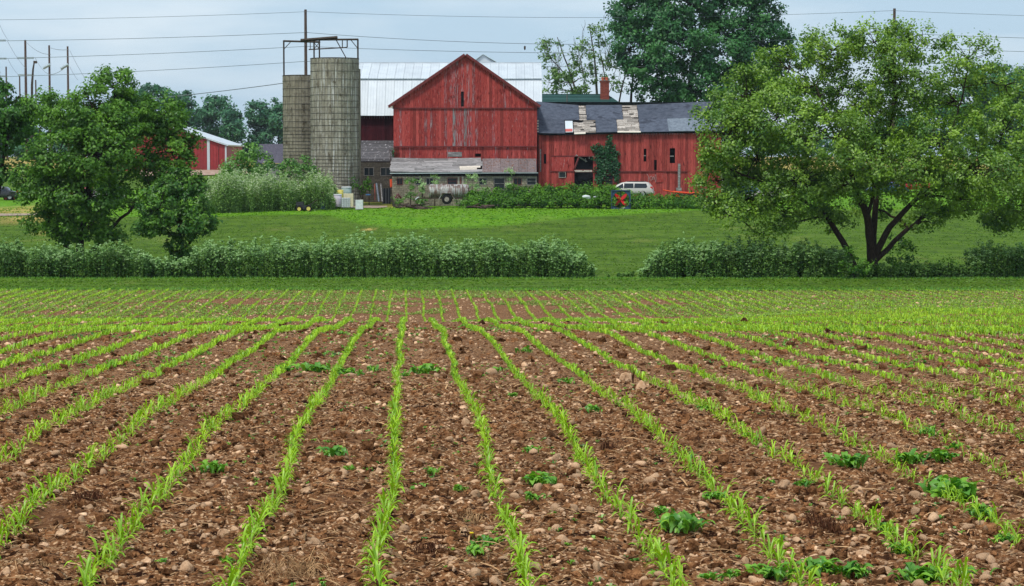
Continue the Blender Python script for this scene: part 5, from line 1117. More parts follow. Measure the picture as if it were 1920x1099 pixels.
# ---- strips and mounds of tall flowering weeds (uncountable)
def tallweeds(name, label, x0, x1, y0, y1, n_, hfun, topmat, ltint=.4, d_ref=None, flower=1.0):
    X = rng.uniform(x0, x1, n_); Y = rng.uniform(y0, y1, n_); H_ = hfun(X, Y) * rng.uniform(.66, 1.10, n_) * (.78 + .46 * noise2(X, Y, .7, 61)) * (1 + .12 * (rng.random(n_) < .06)); ok = H_ > .25; X, Y, H_ = X[ok], Y[ok], H_[ok]; n_ = len(X)
    Zg = zt(X, Y); mb = MB()
    # stems
    st = np.array([[-.014, 0, 0], [.014, 0, 0], [.0, .014, 0], [-.005, 0, 1], [.005, 0, 1], [0, .005, 1]]); sf = np.array([[0, 1, 4, 3], [1, 2, 5, 4], [2, 0, 3, 5]])
    mb.inst((st, sf), np.stack([X, Y, Zg - .02], -1), rng.uniform(0, 6, n_), np.stack([np.ones(n_) * 1.3, np.ones(n_) * 1.3, H_ * .95], -1), rng.uniform(.2, .7, n_), 0, tilt=rng.normal(0, .05, n_))
    # leaves along the stem
    k = 52; i = np.repeat(np.arange(n_), k); f = rng.random(len(i)) ** .75; sp = (.08 + .24 * np.sin(np.clip(f, .02, .98) * PI) ** .6) * (H_[i] / 2) ** .5; a = rng.uniform(0, 6.3, len(i)); r_ = rng.random(len(i)) ** .6
    c = np.stack([X[i] + np.cos(a) * sp * r_, Y[i] + np.sin(a) * sp * r_, Zg[i] + f * H_[i] * .93], -1); nr = np.stack([np.cos(a) * .5, np.sin(a) * .5, np.ones(len(a)) * .9], -1) + rng.normal(size=c.shape) * .45
    mb.leaves(c, rng.uniform(.045, .10, len(c)), nr, np.clip(ltint + (f - .6) * .35 + rng.normal(0, .18, len(c)) + (rng.random(n_)[i] - .5) * .3, 0, 1), 0)
    # flower heads: domed umbels at the top on side shoots
    k = 9; i = np.repeat(np.arange(n_), k); a = rng.uniform(0, 6.3, len(i)); r_ = rng.random(len(i)) * .24; zz = H_[i] * (1.0 - .75 * r_ - rng.random(len(i)) ** 2 * .22)
    uc = np.stack([X[i] + np.cos(a) * r_, Y[i] + np.sin(a) * r_, Zg[i] + zz], -1); ut = rng.random(n_)[i]; keep = (rng.random(len(i)) < flower) & (noise2(X[i], Y[i], .9, 62) + rng.normal(0, .15, len(i)) > .3); uc, ut = uc[keep], ut[keep]
    j = np.repeat(np.arange(len(uc)), 6); c2 = uc[j] + rng.normal(size=(len(j), 3)) * np.array([.045, .045, .020])
    mb.leaves(c2, rng.uniform(.030, .060, len(c2)), rng.normal(size=c2.shape) * .4 + [0, -.3, 1], np.clip(ut[j] * .6 + rng.normal(.05, .2, len(j)), 0, 1), 1, aspect=.9)
    tag(mb.build(name, [M['hemleaf'], topmat], kind='stuff'), label, 'tall weeds'); 
def W2(px, d): return pxx(px, d)
dW = 123.0
def hs_(lst):
    xs_ = np.array([W2(a, dW) for a, _ in lst]); hh_ = np.array([(524 - b_) * dW / FPX for _, b_ in lst]); return lambda x, y: np.interp(x, xs_, hh_) * (1 - .12 * noise2(x, y, 1.1, 88))
hC = hs_([(360, 470), (400, 460), (500, 450), (640, 447), (740, 444), (860, 455), (960, 460), (1030, 452), (1095, 470), (1112, 500)])
tallweeds('tall_weeds', 'long dense strip of tall pale topped weeds between field and lawn in the middle', W2(362, dW), W2(1111, dW), 121.6, 124.4, 820, hC, M['hemtop'])
hL = hs_([(-150, 455), (0, 452), (60, 455), (150, 462), (215, 458), (255, 470), (290, 490), (362, 485)])
tallweeds('tall_weeds', 'darker strip of tall weeds under the left trees', W2(-150, dW), W2(362, dW), 121.6, 124.2, 520, hL, M['hemtop'], .28, flower=.7)
hR = hs_([(1203, 515), (1225, 478), (1260, 455), (1330, 455), (1420, 455), (1500, 458), (1570, 462), (1592, 480)])
tallweeds('tall_weeds', 'strip of tall weeds left of the bright tree trunk', W2(1203, dW), W2(1592, dW), 121.7, 124.2, 430, hR, M['hemtop'], .32, flower=.8)
hE = hs_([(1812, 470), (1850, 458), (1900, 458), (1990, 455)])
tallweeds('tall_weeds', 'tall weeds at the right edge beyond the bright tree', W2(1812, dW), W2(1990, dW), 121.8, 124.2, 130, hE, M['hemtop'], .32, flower=.8)
hM = hs_([(1108, 516), (1150, 516), (1203, 512), (1592, 500), (1700, 490), (1812, 502)])
tallweeds('rough_grass', 'low rough weeds around the trunk and in the gaps between the tall strips', W2(1108, dW), W2(1812, dW), 121.8, 123.4, 420, hM, M['hemleaf'], .45, flower=.1)
# the white flowering mound left of the silos
mdx = np.array([W2(q, 208) for q in (385, 400, 440, 500, 560, 595, 615, 628)]); mdt = np.array([352, 340, 332, 330, 328, 332, 342, 360]); 
def hMd(x, y): return np.clip((pz(300, 208) - (np.interp(x, mdx, mdt) - 300) * 208 / FPX - zt(x, y)), .3, 4) * np.interp(y, [198, 203, 207, 216], [.6, 1.0, 1.1, 1.1]) * (1.15 - .55 * noise2(x, y, 1.9, 91))
def yfront(x): return 1.2 * (noise2(x, x * 0, 1.5, 77) - .5) + np.interp(x, [W2(385, 205), W2(480, 205), W2(570, 205), W2(655, 205)], [200, 203, 206.5, 209])
n_ = 1150; X = rng.uniform(mdx[0], mdx[-1], n_); 
_t = tallweeds
def mound():
    global rng
    hf = lambda x, y: np.where(y < yfront(x), 0, hMd(x, y))
    tallweeds('flowering_weeds', 'big mound of white flowering weeds in front of the silos', mdx[0], mdx[-1], 200, 214, 1900, hf, M['flowertop'], .8)
mound()
# ------------------------------------------------------------------ poles and wires
M['pole'] = surf('pole_wood', (.07, .045, .038), (.13, .085, .07), 5, (1, 1, .2), tintamp=.1, bump=.2)
M['wire'] = plain('wire', (.13, .15, .17), .5)
M['insul'] = plain('insulator', (.10, .10, .11), .5)
M['steelpole'] = plain('galvanised_arm', (.30, .38, .43), .5)
DPp = 260.0
def utility_pole(px, pyt, d, label, r=.17, arms=(), grp=None, gz0=None):
    x = pxx(px, d); z1 = pz(pyt, d); z0 = zs(x, d) - .5; t_ = thing('utility_pole', label, 'utility pole', (x, d, z0 + .5), grp)
    MB().tube([(x, d, z0), (x, d, (z0 + z1) / 2), (x, d, z1)], [r * 1.25, r * 1.1, r * .85], 10).build('shaft', M['pole'], t_)
    for (py, a, b_) in arms: MB().box((pxx(a, d), d - .1, pz(py, d) - .2), (pxx(b_, d), d + .1, pz(py, d) + .2)).build('crossarm', M['steelpole'], t_)
    return t_
p1_ = utility_pole(574.5, 18, DPp, 'tall wooden power pole rising behind the silos', .19)
for py in (23.5, 60, 86, 116): x = pxx(574.5, DPp); MB().tube([(x, DPp - .15, pz(py, DPp)), (x, DPp - .4, pz(py, DPp) + .05)], [.07, .05], 6).build('insulator', M['insul'], p1_)
p2_ = utility_pole(1674, 16, DPp, 'wooden power pole top showing above the bright tree at right', .19)
for py in (21, 62, 88, 116): x = pxx(1674, DPp); MB().tube([(x, DPp - .15, pz(py, DPp)), (x, DPp - .4, pz(py, DPp) + .05)], [.07, .05], 6).build('insulator', M['insul'], p2_)
def wire(label, spans, d=DPp, r=.028, name='power_line'):
    mb = MB()
    for (x0, y0, x1, y1, sag) in spans:
        s = np.linspace(0, 1, 22); mb.tube(np.array([P(x0 + (x1 - x0) * q, y0 + (y1 - y0) * q + sag * 4 * q * (1 - q), d) for q in s]), r, 4, cap=False)
    tag(mb.build(name, M['wire']), label, 'power line', 'power lines on the two wooden poles')
wire('topmost thin power line crossing the whole sky', [(-530, 34, 574, 22, 9), (574, 22, 1674, 20, 12), (1674, 20, 2780, 34, 9)], r=.022)
wire('second power line from the top', [(-530, 74, 574, 61, 9), (574, 61, 1674, 62, 22), (1674, 62, 2780, 76, 9)])
wire('third power line from the top', [(-530, 116, 574, 87, 8), (574, 87, 1674, 88, 12), (1674, 88, 2780, 100, 9)])
wire('fourth power line from the top, above the far woodland', [(-530, 152, 574, 115, 10), (574, 115, 1674, 116, 10), (1674, 116, 2780, 126, 9)])
wire('lowest and thickest cable sloping down to the left of the silos', [(-200, 214, 574, 150, 12), (574, 150, 700, 150, 2)], r=.045, name='power_line')
DQ = 450.0
utility_pole(50.5, 75, DQ, 'tallest of the far wooden power poles at the left with two crossarms', .26, [(109, 35, 66), (141, 36, 66)], 'far power poles')
utility_pole(95, 85, DQ, 'far power pole with one slanted arm, second from the right', .22, [], 'far power poles')
utility_pole(129.5, 87, DQ, 'rightmost of the far power poles with a slanted arm', .22, [], 'far power poles')
utility_pole(14, 125, DQ + 60, 'short far power pole near the left edge', .2, [(136, -2, 3), (143, -2, 13)], 'far power poles')
utility_pole(-2, 60, DQ, 'far power pole just past the left edge, with arms reaching into the picture', .25, [(76, -16, 14), (110, -16, 15)], 'far power poles')
utility_pole(39, 141, DQ + 150, 'distant thin power pole left of the curved lamp', .22, [], 'far power poles')
utility_pole(69, 150, DQ + 150, 'distant thin power pole right of the curved lamp', .22, [], 'far power poles')
for nm, a, b_ in (('arm', (93, 121), (81, 128)), ('arm', (127, 121), (114, 129))):
    pass
sl1 = thing('street_lamp', 'curved dark lamp post between the far power poles', 'street lamp', P(60, 200, DQ) * [1, 1, 0] + [0, 0, zs(P(60, 200, DQ)[0], DQ)])
MB().tube([P(60, 260, DQ), P(60, 160, DQ), P(62, 130, DQ), P(64, 118, DQ)], [.3, .26, .2, .15], 6).build('shaft', M['iron'], sl1)
MB().box(P(63, 119, DQ) - [0, .3, 0], P(69, 116, DQ) + [0, .3, .2]).build('lamp_head', M['iron'], sl1)
MB().tube([P(94, 121, DQ - .4), P(81, 128, DQ - .4)], .33, 6).build('bracket', M['steelpole'], made[[o.name for o in made].index('utility_pole.003')] if 'utility_pole.003' in [o.name for o in made] else sl1)
MB().tube([P(128, 121, DQ - .4), P(114, 129, DQ - .4)], .33, 6).build('bracket', M['steelpole'], made[[o.name for o in made].index('utility_pole.004')] if 'utility_pole.004' in [o.name for o in made] else sl1)
def farwire(label, pts, r=.045):
    mb = MB()
    for (x0, y0, x1, y1, sag) in pts: s = np.linspace(0, 1, 14); mb.tube(np.array([P(x0 + (x1 - x0) * q, y0 + (y1 - y0) * q + sag * 4 * q * (1 - q), DQ - 3 - 10 * q) for q in s]), r, 4, cap=False)
    tag(mb.build('power_line', M['wire']), label, 'power line', 'sagging wires between the far poles')
farwire('wire sagging steeply from the upper left arm past the tallest far pole', [(14, 77, 48, 128, 4)])
farwire('wire sagging from the lower left arm toward the treetops', [(15, 111, 36, 142, 3)])
farwire('wire sagging from the crossarm to the slanted arm', [(66, 109, 94, 140, 6), (94, 140, 127, 122, 4)])
farwire('steep wire entering at the top left corner', [(-5, 35, 16, 76, 4)])
farwire('wire falling right from the rightmost far pole', [(131, 95, 160, 148, 2), (131, 125, 146, 150, 2)])
farwire('slack wire joining the three far poles', [(50, 80, 95, 102, 6), (95, 90, 129, 93, 2)])
# bird
g = P(984, 90, 150); bd = thing('bird', 'tiny dark bird flying in the sky left of the sparse tree', 'bird', g)
MB().inst(ico(1), [g], 0, (.07, .05, .16)).build('body', M['iron'], bd); MB().add([g + [0, 0, .06], g + [.09, .1, .14], g + [.02, .02, -.05]], np.array([[0, 1, 2]])).add([g + [0, 0, .06], g + [-.09, .12, .10], g + [-.02, .02, -.05]], np.array([[0, 1, 2]])).build('wings', M['iron'], bd)

# ------------------------------------------------------------------ vehicles and yard things
M['carwhite'] = plain('white_car_paint', (.50, .475, .44), .3, 0, .03); M['carred'] = plain('red_car_paint', (.40, .02, .02), .3, 0, .03); M['carblue'] = plain('blue_car_paint', (.04, .10, .22), .3, 0, .03); M['cardark'] = plain('dark_car_paint', (.03, .03, .035), .3)
M['tyre'] = plain('tyre', (.018, .018, .018), .9); M['rim'] = plain('wheel_rim', (.35, .36, .37), .35, .6); M['redlens'] = plain('red_lens', (.55, .02, .01), .25); M['lens'] = plain('clear_lens', (.7, .7, .7), .2); M['plastic'] = plain('black_plastic', (.025, .025, .028), .5)
def wheel(parent, c, r, w_, ax=(0, 1, 0), rim='rim', rr=.6):
    """tyre with rim as sub-part; axis along local y"""
    c = np.array(c, float); an = np.linspace(0, 2 * PI, 25)[:-1]
    def lathe(prof, n_=24):
        v = []; 
        for (q, h) in prof:
            for a in an: v.append(c + np.array([q * math.cos(a), h, q * math.sin(a)]))
        m_ = len(prof); i = np.arange(m_ - 1)[:, None] * n_; j = np.arange(n_)[None]; k = (j + 1) % n_
        return np.array(v), np.stack([i + j, i + k, i + n_ + k, i + n_ + j], -1).reshape(-1, 4)
    h = w_ / 2
    t_ = MB().add(*lathe([(r * rr, -h * .8), (r * .93, -h), (r, -h * .6), (r, h * .6), (r * .93, h), (r * rr, h * .8)])).build('wheel', M['tyre'], parent, smooth=True)
    MB().add(*lathe([(.001, -h * .55), (r * .25, -h * .7), (r * rr * .8, -h * .45), (r * rr, -h * .82), (r * rr, h * .82), (r * rr * .8, h * .45), (.001, h * .55)])).build('rim', M[rim], t_, smooth=True)
    return t_
def car(label, px, d, yaw, paint, L_=4.8, Wd=1.85, H_=1.75, style='van', name='parked_car', cat='car', z=None):
    """side profile stations; nose towards -x, local origin at ground centre"""
    x0 = pxx(px, d); g = np.array([x0, d, (zs(x0, d) + .03) if z is None else z]); root = thing(name, label, cat, g)
    L2 = L_ / 2; hb = H_ * .55
    if style == 'van': top = [(-L2, .62), (-L2 + .15, .78), (-L2 + .95, 1.02), (-L2 + 1.15, 1.08), (-L2 + 1.95, H_ - .1), (-L2 + 2.5, H_), (L2 - .75, H_ - .03), (L2 - .45, H_ - .10), (L2 - .12, 1.10), (L2 - .03, .95), (L2, .55)]
    else: top = [(-L2, .58), (-L2 + .15, .72), (-L2 + 1.1, .90), (-L2 + 1.3, .95), (-L2 + 1.95, H_ - .05), (-L2 + 2.5, H_), (L2 - 1.5, H_ - .05), (L2 - .9, .98), (L2 - .3, .94), (L2 - .05, .85), (L2, .55)]
    bel = hb if style == 'van' else .92
    lo = .28; st = []
    xs_ = [q[0] for q in top]; zs__ = [q[1] for q in top]
    V = []; X = np.unique(np.round(np.concatenate([np.linspace(-L2, L2, 33), xs_]), 3))
    for x in X:
        zt__ = float(np.interp(x, xs_, zs__)); e_ = abs(x) / L2; hw = Wd / 2 * (1 - .10 * e_ ** 6); zb__ = min(zt__ - .04, bel)
        up = max(zt__ - bel, 0); hwt = hw - up * .28
        for (y, z_) in ((0, lo), (hw * .85, lo), (hw * .97, lo + .12), (hw, (lo + zb__) / 2), (hw * .97, zb__), (hwt if up > 0 else hw * .9, max(zt__ - .06, zb__)), (max(hwt - .12, 0) if up > 0 else hw * .7, zt__), (0, zt__ + .015)): V.append((x, y, z_))
    m_ = 8; n_ = len(X); V = np.array(V); Vm = V * [1, -1, 1]; i = (np.arange(n_ - 1)[:, None] * m_ + np.arange(m_ - 1)[None]).reshape(-1)
    f = np.stack([i, i + 1, i + 1 + m_, i + m_], -1); mb = MB(); mb.add(V, [f, np.arange(m_)[None], np.arange(m_)[::-1][None] + (n_ - 1) * m_]); mb.add(Vm, [f[:, ::-1], np.arange(m_)[::-1][None], np.arange(m_)[None] + (n_ - 1) * m_])
    c, s = math.cos(yaw), math.sin(yaw)
    root.rotation_euler = (0, 0, yaw)
    def bl(mb_, nm, mt, par, sm=False):
        o = bpy.data.objects.new(nm, mb_.mesh(nm, [M[mt]], (0, 0, 0), sm)); col.objects.link(o); o.parent = par; o['_o'] = (0, 0, 0); return o
    body = bl(mb, 'body', paint, root, True)
    bev = 0
    def yat(x, z_): hw = Wd / 2 * (1 - .10 * (abs(x) / L2) ** 6); return hw * .97 - max(z_ - bel, 0) * .27 + .012
    def sidewin(pts, nm='window'):
        for sg in (-1, 1):
            v = [(x, sg * yat(x, z_), z_) for x, z_ in pts]; n2 = len(v); v2 = [(x, y - sg * .03, z_) for x, y, z_ in v]
            bl(MB().add(v + v2, [np.arange(n2)[None] if sg < 0 else np.arange(n2)[::-1][None], np.array([[q, (q + 1) % n2, n2 + (q + 1) % n2, n2 + q] for q in range(n2)])]), nm, 'glass', root)
    t1 = H_ - .16; b1 = bel + .06
    if style == 'van':
        sidewin([(-L2 + 1.30, b1), (-L2 + 2.15, b1), (-L2 + 2.15, t1 - .02), (-L2 + 1.98, t1 - .08)]); sidewin([(-L2 + 2.22, b1), (-L2 + 3.20, b1), (-L2 + 3.20, t1), (-L2 + 2.22, t1)]); sidewin([(-L2 + 3.27, b1), (L2 - .62, b1), (L2 - .50, b1 + .15), (L2 - .62, t1 - .02), (-L2 + 3.27, t1)])
        rw = [(L2 - .10, b1 + .05), (L2 - .42, t1 - .02)]
    else:
        sidewin([(-L2 + 1.5, b1), (-L2 + 2.4, b1), (-L2 + 2.4, t1), (-L2 + 2.05, t1)]); sidewin([(-L2 + 2.48, b1), (L2 - 1.15, b1), (L2 - 1.55, t1), (-L2 + 2.48, t1)]); rw = [(L2 - .93, b1 + .06), (L2 - 1.42, t1)]
    k = Wd * .38; v = [(rw[0][0] + .03, -k, rw[0][1]), (rw[0][0] + .03, k, rw[0][1]), (rw[1][0] + .03, k * .85, rw[1][1]), (rw[1][0] + .03, -k * .85, rw[1][1])]; bl(MB().add(v + [(a - .05, b_, c_) for a, b_, c_ in v], np.array([[0, 1, 2, 3], [0, 4, 5, 1], [1, 5, 6, 2], [2, 6, 7, 3], [3, 7, 4, 0]])), 'rear_window', 'glass', root)
    ws = [(-L2 + 1.22, b1 + .02), (-L2 + 1.90, t1)]; v = [(ws[0][0] - .03, -k, ws[0][1]), (ws[0][0] - .03, k, ws[0][1]), (ws[1][0] - .03, k * .85, ws[1][1]), (ws[1][0] - .03, -k * .85, ws[1][1])]; bl(MB().add(v + [(a + .05, b_, c_) for a, b_, c_ in v], np.array([[3, 2, 1, 0], [0, 4, 5, 1], [1, 5, 6, 2], [2, 6, 7, 3], [3, 7, 4, 0]])), 'windscreen', 'glass', root)
    for sg in (-1, 1):
        y = sg * Wd * .44
        bl(MB().box((L2 - .22, min(y, y - sg * .22), .82), (L2 + .005, max(y, y - sg * .22) + .02 * (sg > 0), 1.08)), 'tail_light', 'redlens', root)
        bl(MB().box((-L2 - .01, min(y, y - sg * .3), .62), (-L2 + .25, max(y, y - sg * .3) + .01, .76)), 'headlight', 'lens', root)
        for xx in (-L2 + .9, L2 - .95):
            wh = wheel(root, (0, 0, 0), .33, .2)
            wh.location = (xx, sg * (Wd / 2 - .10), .33); 
            for ch in wh.children: pass
            wo = np.array(root['_o'])
            for me in [wh.data] + [ch.data for ch in wh.children]:
                co = np.empty(len(me.vertices) * 3, np.float32); me.vertices.foreach_get('co', co); co = co.reshape(-1, 3) + wo; me.vertices.foreach_set('co', co.astype(np.float32).ravel()); me.update()
    bl(MB().box((L2 - .08, -Wd * .46, .38), (L2 + .07, Wd * .46, .58)), 'bumper', paint, root); bl(MB().box((-L2 - .07, -Wd * .46, .34), (-L2 + .06, Wd * .46, .54)), 'bumper', 'plastic', root)
    bl(MB().box((L2 - .01, -.26, .66), (L2 + .03, .26, .78)), 'number_plate', 'lens', root)
    if style == 'van':
        for sg in (-1, 1): bl(MB().box((-L2 + 2.5, sg * Wd * .34 - .02, H_ - .01), (L2 - .8, sg * Wd * .34 + .02, H_ + .04)), 'roof_rail', 'plastic', root)
    return root
car('low silver white car with long dark windows parked before the low red shed', 1178, 217.3, math.radians(-10), 'carwhite', 5.1, 1.85, 1.56, 'van', 'parked_car', 'car', z=pz(369.5, 217.3))
car('white car seen in pieces through the leaves left of the bright tree', 1442, 236, math.radians(6), 'carwhite', style='sedan', H_=1.45)
car('dark blue car behind the bright tree beside the shed end', 1400, 240, math.radians(-8), 'carblue', style='sedan', H_=1.42)
car('blue grey car half hidden behind the bright tree trunk', 1662, 250, math.radians(10), 'carblue', style='sedan', H_=1.45)
car('red car glimpsed through leaves right of the bright tree trunk', 1708, 255, math.radians(-5), 'carred', style='sedan', H_=1.5)
car('red and white van half hidden behind the broad dark left tree', 192, 233, math.radians(40), 'carwhite', style='van', name='parked_van', cat='van')
car('maroon car behind the broad dark left tree', 165, 236, math.radians(5), 'carred', style='sedan', H_=1.45)
car('dark car at the left edge on the grass', -4, 236, math.radians(0), 'cardark', style='sedan', H_=1.5)

# tank trailer
M['tank'] = surf('rusty_tank', (.26, .26, .25), (.46, .46, .44), 3, (.7, 1, 1), tintamp=.12, rough=.55, bump=.2, wear=[((.15, .09, .07), 3.0, (2.2, .6, .35), .44, .12), ((.09, .05, .04), 1.6, (1.4, 1, 1.2), .52, .14)])
DTk = 214.5; xk0, xk1 = pxx(803, DTk), pxx(880, DTk); zt_k, zb_k = pz(345.5, DTk), pz(372, DTk); Rk = (zt_k - zb_k) / 2; zc = (zt_k + zb_k) / 2; xkc = (xk0 + xk1) / 2
tk = thing('tank_trailer', 'rusty cylindrical tank trailer with one wheel and fender before the lean-to', 'trailer', (xkc, DTk, zs(xkc, DTk)))
def lathe_x(xs_, rs_, c, n_=28): 
    an = np.linspace(0, 2 * PI, n_ + 1)[:-1]; v = np.array([(x, c[1] + r * math.cos(a), c[2] + r * math.sin(a)) for x, r in zip(xs_, rs_) for a in an]); m_ = len(xs_); i = np.arange(m_ - 1)[:, None] * n_; j = np.arange(n_)[None]; k = (j + 1) % n_
    return v, np.stack([i + j, i + k, i + n_ + k, i + n_ + j], -1).reshape(-1, 4)
prof = [(xk0, .01), (xk0 + .01, Rk * .5), (xk0 + .08, Rk * .95), (xk0 + .16, Rk), (xk1 - .16, Rk), (xk1 - .08, Rk * .95), (xk1 - .01, Rk * .5), (xk1, .01)]
MB().add(*lathe_x([q[0] for q in prof], [q[1] for q in prof], (0, DTk, zc))).build('tank', M['tank'], tk, smooth=True)
for f in (.10, .18, .5, .6, .82, .92): xx = xk0 + (xk1 - xk0) * f; MB().add(*lathe_x([xx - .035, xx - .03, xx + .03, xx + .035], [Rk - .01, Rk + .022, Rk + .022, Rk - .01], (0, DTk, zc))).build('band', M['tank'], tk)
MB().tube([(xkc - .5, DTk, zt_k - .03), (xkc - .5, DTk, zt_k + .12)], .22, 12).build('hatch', M['tank'], tk)
for yy in (-.5, .5): MB().box((xk0 - .5, DTk + yy - .05, zb_k - .05), (xk1 + .1, DTk + yy + .05, zb_k + .10)).build('frame_rail', M['iron'], tk)
for xx in (xk0 + .3, xkc, xk1 - .3): MB().box((xx - .06, DTk - .6, zb_k + .10), (xx + .06, DTk + .6, zb_k + .35)).build('saddle', M['iron'], tk)
MB().tube([(xk0 - .5, DTk - .5, zb_k + .02), (xk0 - 1.5, DTk, zb_k - .1)], .05, 4).tube([(xk0 - .5, DTk + .5, zb_k + .02), (xk0 - 1.5, DTk, zb_k - .1)], .05, 4).build('drawbar', M['iron'], tk)
MB().tube([(xk0 - 1.3, DTk - .1, zb_k - .12), (xk0 - .95, DTk - .2, zb_k + .13)], .07, 6).build('jack', M['whitemetal'], tk)
xw = pxx(838, DTk); rw_ = .50; zwg = zs(xw, DTk) + rw_
for yy in (-.85, .85): wheel(tk, (xw, DTk + yy, zb_k - .08), rw_, .24, rim='lath', rr=.48)
MB().tube([(xw, DTk - .8, zb_k - .08), (xw, DTk + .8, zb_k - .08)], .06, 6).build('axle', M['iron'], tk)
for yy in (-.87, .87):
    pts = [(-.78, -.05), (-.42, .58), (.42, .58), (.78, -.05)]; mb = MB()
    for (a, b_), (c_, e_) in zip(pts[:-1], pts[1:]):
        v = [(xw + a, DTk + yy - .17, zb_k + b_ - .05), (xw + a, DTk + yy + .17, zb_k + b_ - .05), (xw + c_, DTk + yy + .17, zb_k + e_ - .05), (xw + c_, DTk + yy - .17, zb_k + e_ - .05)]; v = np.array(v); mb.add(np.concatenate([v, v + [0, 0, .03]]), np.array([[0,3,2,1],[4,5,6,7],[0,1,5,4],[1,2,6,5],[2,3,7,6],[3,0,4,7]]))
        mb.box((min(xw + a, xw + c_), DTk + yy - .19, 0), (min(xw + a, xw + c_) + .001, DTk + yy - .189, .001))
        mb.tube([(xw + a, DTk + yy - .18, zb_k + b_ - .03), (xw + c_, DTk + yy - .18, zb_k + e_ - .03)], .035, 4)
    mb.build('fender', M['tank'], tk)

# ventilation fan with red blades
DFn = 203.0; g = G(1164, 393); DFn = g[1]; fx = g[0]; fz = g[2]; hw = .92
fan = thing('ventilation_fan', 'square blue framed barn fan with four red blades standing on the lawn', 'fan', (fx, DFn, fz))
M['bluepaint'] = surf('blue_grey_paint', (.032, .06, .115), (.06, .105, .18), 4, tintamp=.1, bump=.1); M['redblade'] = surf('red_blade', (.50, .012, .015), (.56, .02, .02), 3, tintamp=.3, rough=.75, bump=0)
zc_ = fz + hw + .02; an = np.linspace(0, 2 * PI, 49)[:-1]; ri = hw * .92
sq = np.array([(np.cos(a) / max(abs(np.cos(a)), abs(np.sin(a))), np.sin(a) / max(abs(np.cos(a)), abs(np.sin(a)))) for a in an]) * hw
v = []
for yy in (-.03, .03):
    v += [(fx + a, DFn + yy, zc_ + b_) for a, b_ in sq] + [(fx + ri * math.cos(a), DFn + yy, zc_ + ri * math.sin(a)) for a in an]
i = np.arange(48); j = (i + 1) % 48
MB().add(v, [np.stack([i, i + 48, j + 48, j], -1), np.stack([i + 96, j + 96, j + 144, i + 144], -1), np.stack([i + 48, i + 144, j + 144, j + 48], -1)]).build('panel', M['bluepaint'], fan)
for a, b_ in (((-hw - .03, -hw), (-hw + .04, hw)), ((hw - .04, -hw), (hw + .03, hw)), ((-hw, hw - .04), (hw, hw + .03)), ((-hw, -hw - .03), (hw, -hw + .04))): MB().box((fx + a[0], DFn - .30 if abs(a[0]) > 2 else DFn - .12, zc_ + a[1]), (fx + b_[0], DFn + .16, zc_ + b_[1])).build('frame_side', M['bluepaint'], fan)
rg = np.array([(math.cos(a), math.sin(a)) for a in np.linspace(0, 2 * PI, 41)])
MB().tube(np.stack([fx + ri * rg[:, 0], np.full(41, DFn), zc_ + ri * rg[:, 1]], -1), .035, 5, cap=False).build('shroud', M['cardark'], fan)
for k in range(4):
    a = PI / 4 + k * PI / 2; mb = MB(); ns = 7; v = []
    for q in range(ns):
        r_ = ri * (.10 + .84 * q / (ns - 1)); w_ = ri * (.10 + .085 * math.sin(PI * min(q / (ns - 1) + .12, 1) * .9)) * (1 if q < ns - 1 else .72); tw = .5 - .25 * q / (ns - 1)
        for sg in (-1, 1): v.append((fx + r_ * math.cos(a) - sg * w_ * math.sin(a), DFn + sg * w_ * tw * 1.1 - .02, zc_ + r_ * math.sin(a) + sg * w_ * math.cos(a)))
    v = np.array(v); n2 = len(v); v = np.concatenate([v, v + [0, .025, 0]]); i = np.arange(ns - 1) * 2
    mb.add(v, [np.stack([i, i + 1, i + 3, i + 2], -1), np.stack([i + n2, i + 2 + n2, i + 3 + n2, i + 1 + n2], -1), np.stack([i, i + 2, i + 2 + n2, i + n2], -1), np.stack([i + 1, i + 1 + n2, i + 3 + n2, i + 3], -1), np.array([[n2 - 2, n2 - 1, 2 * n2 - 1, 2 * n2 - 2]])], .3 + .5 * (k % 2)); mb.build('blade', M['redblade'], fan, smooth=False)
MB().tube([(fx, DFn - .08, zc_), (fx, DFn + .14, zc_)], .11, 14).build('hub', M['redblade'], fan)
MB().box((fx - .05, DFn + .14, zc_ - hw), (fx + .05, DFn + .2, zc_ + hw)).build('motor_brace', M['cardark'], fan)

# orange boom (long implement) by the low shed
M['orange'] = surf('orange_paint', (.62, .055, .025), (.75, .12, .05), 5, tintamp=.2, bump=.1)
Do = 214.0; q = lambda px, py, dy=0: P(px, py, Do + dy)
ob = thing('farm_implement', 'long low farm implement with faded orange boom beside the red shed wall', 'farm implement', (pxx(1280, Do), Do, zs(17, Do)))
MB().tube([q(1243, 356.5), q(1262, 360)], .07, 5).tube([q(1262, 360), q(1295, 362.5), q(1312, 362)], .13, 6).build('boom', M['orange'], ob)
MB().box(q(1262, 368, -.3), q(1312, 364, .5)).build('bed', M['cardark'], ob)
for px in (1270, 1302): wheel(ob, q(px, 369.5, -.5), .42, .2, rim='orange')
MB().tube([q(1285, 368), q(1288, 362)], .05, 5).build('strut', M['iron'], ob)
# orange implement at the left edge
ol = thing('farm_implement', 'small orange implement on the grass at the left edge', 'farm implement', (pxx(20, 236), 236, zs(-55, 236)))
z_ = zs(-55, 236); xx = pxx(20, 236)
MB().box((xx - .7, 235.7, z_ + .35), (xx + .7, 236.3, z_ + .7)).build('body', M['orange'], ol); MB().tube([(xx - .7, 236, z_ + .5), (xx - 1.6, 236, z_ + .9)], .06, 5).build('drawbar', M['iron'], ol)
for s_ in (-.5, .5): wheel(ol, (xx + s_, 235.6, z_ + .28), .28, .15, rim='orange')

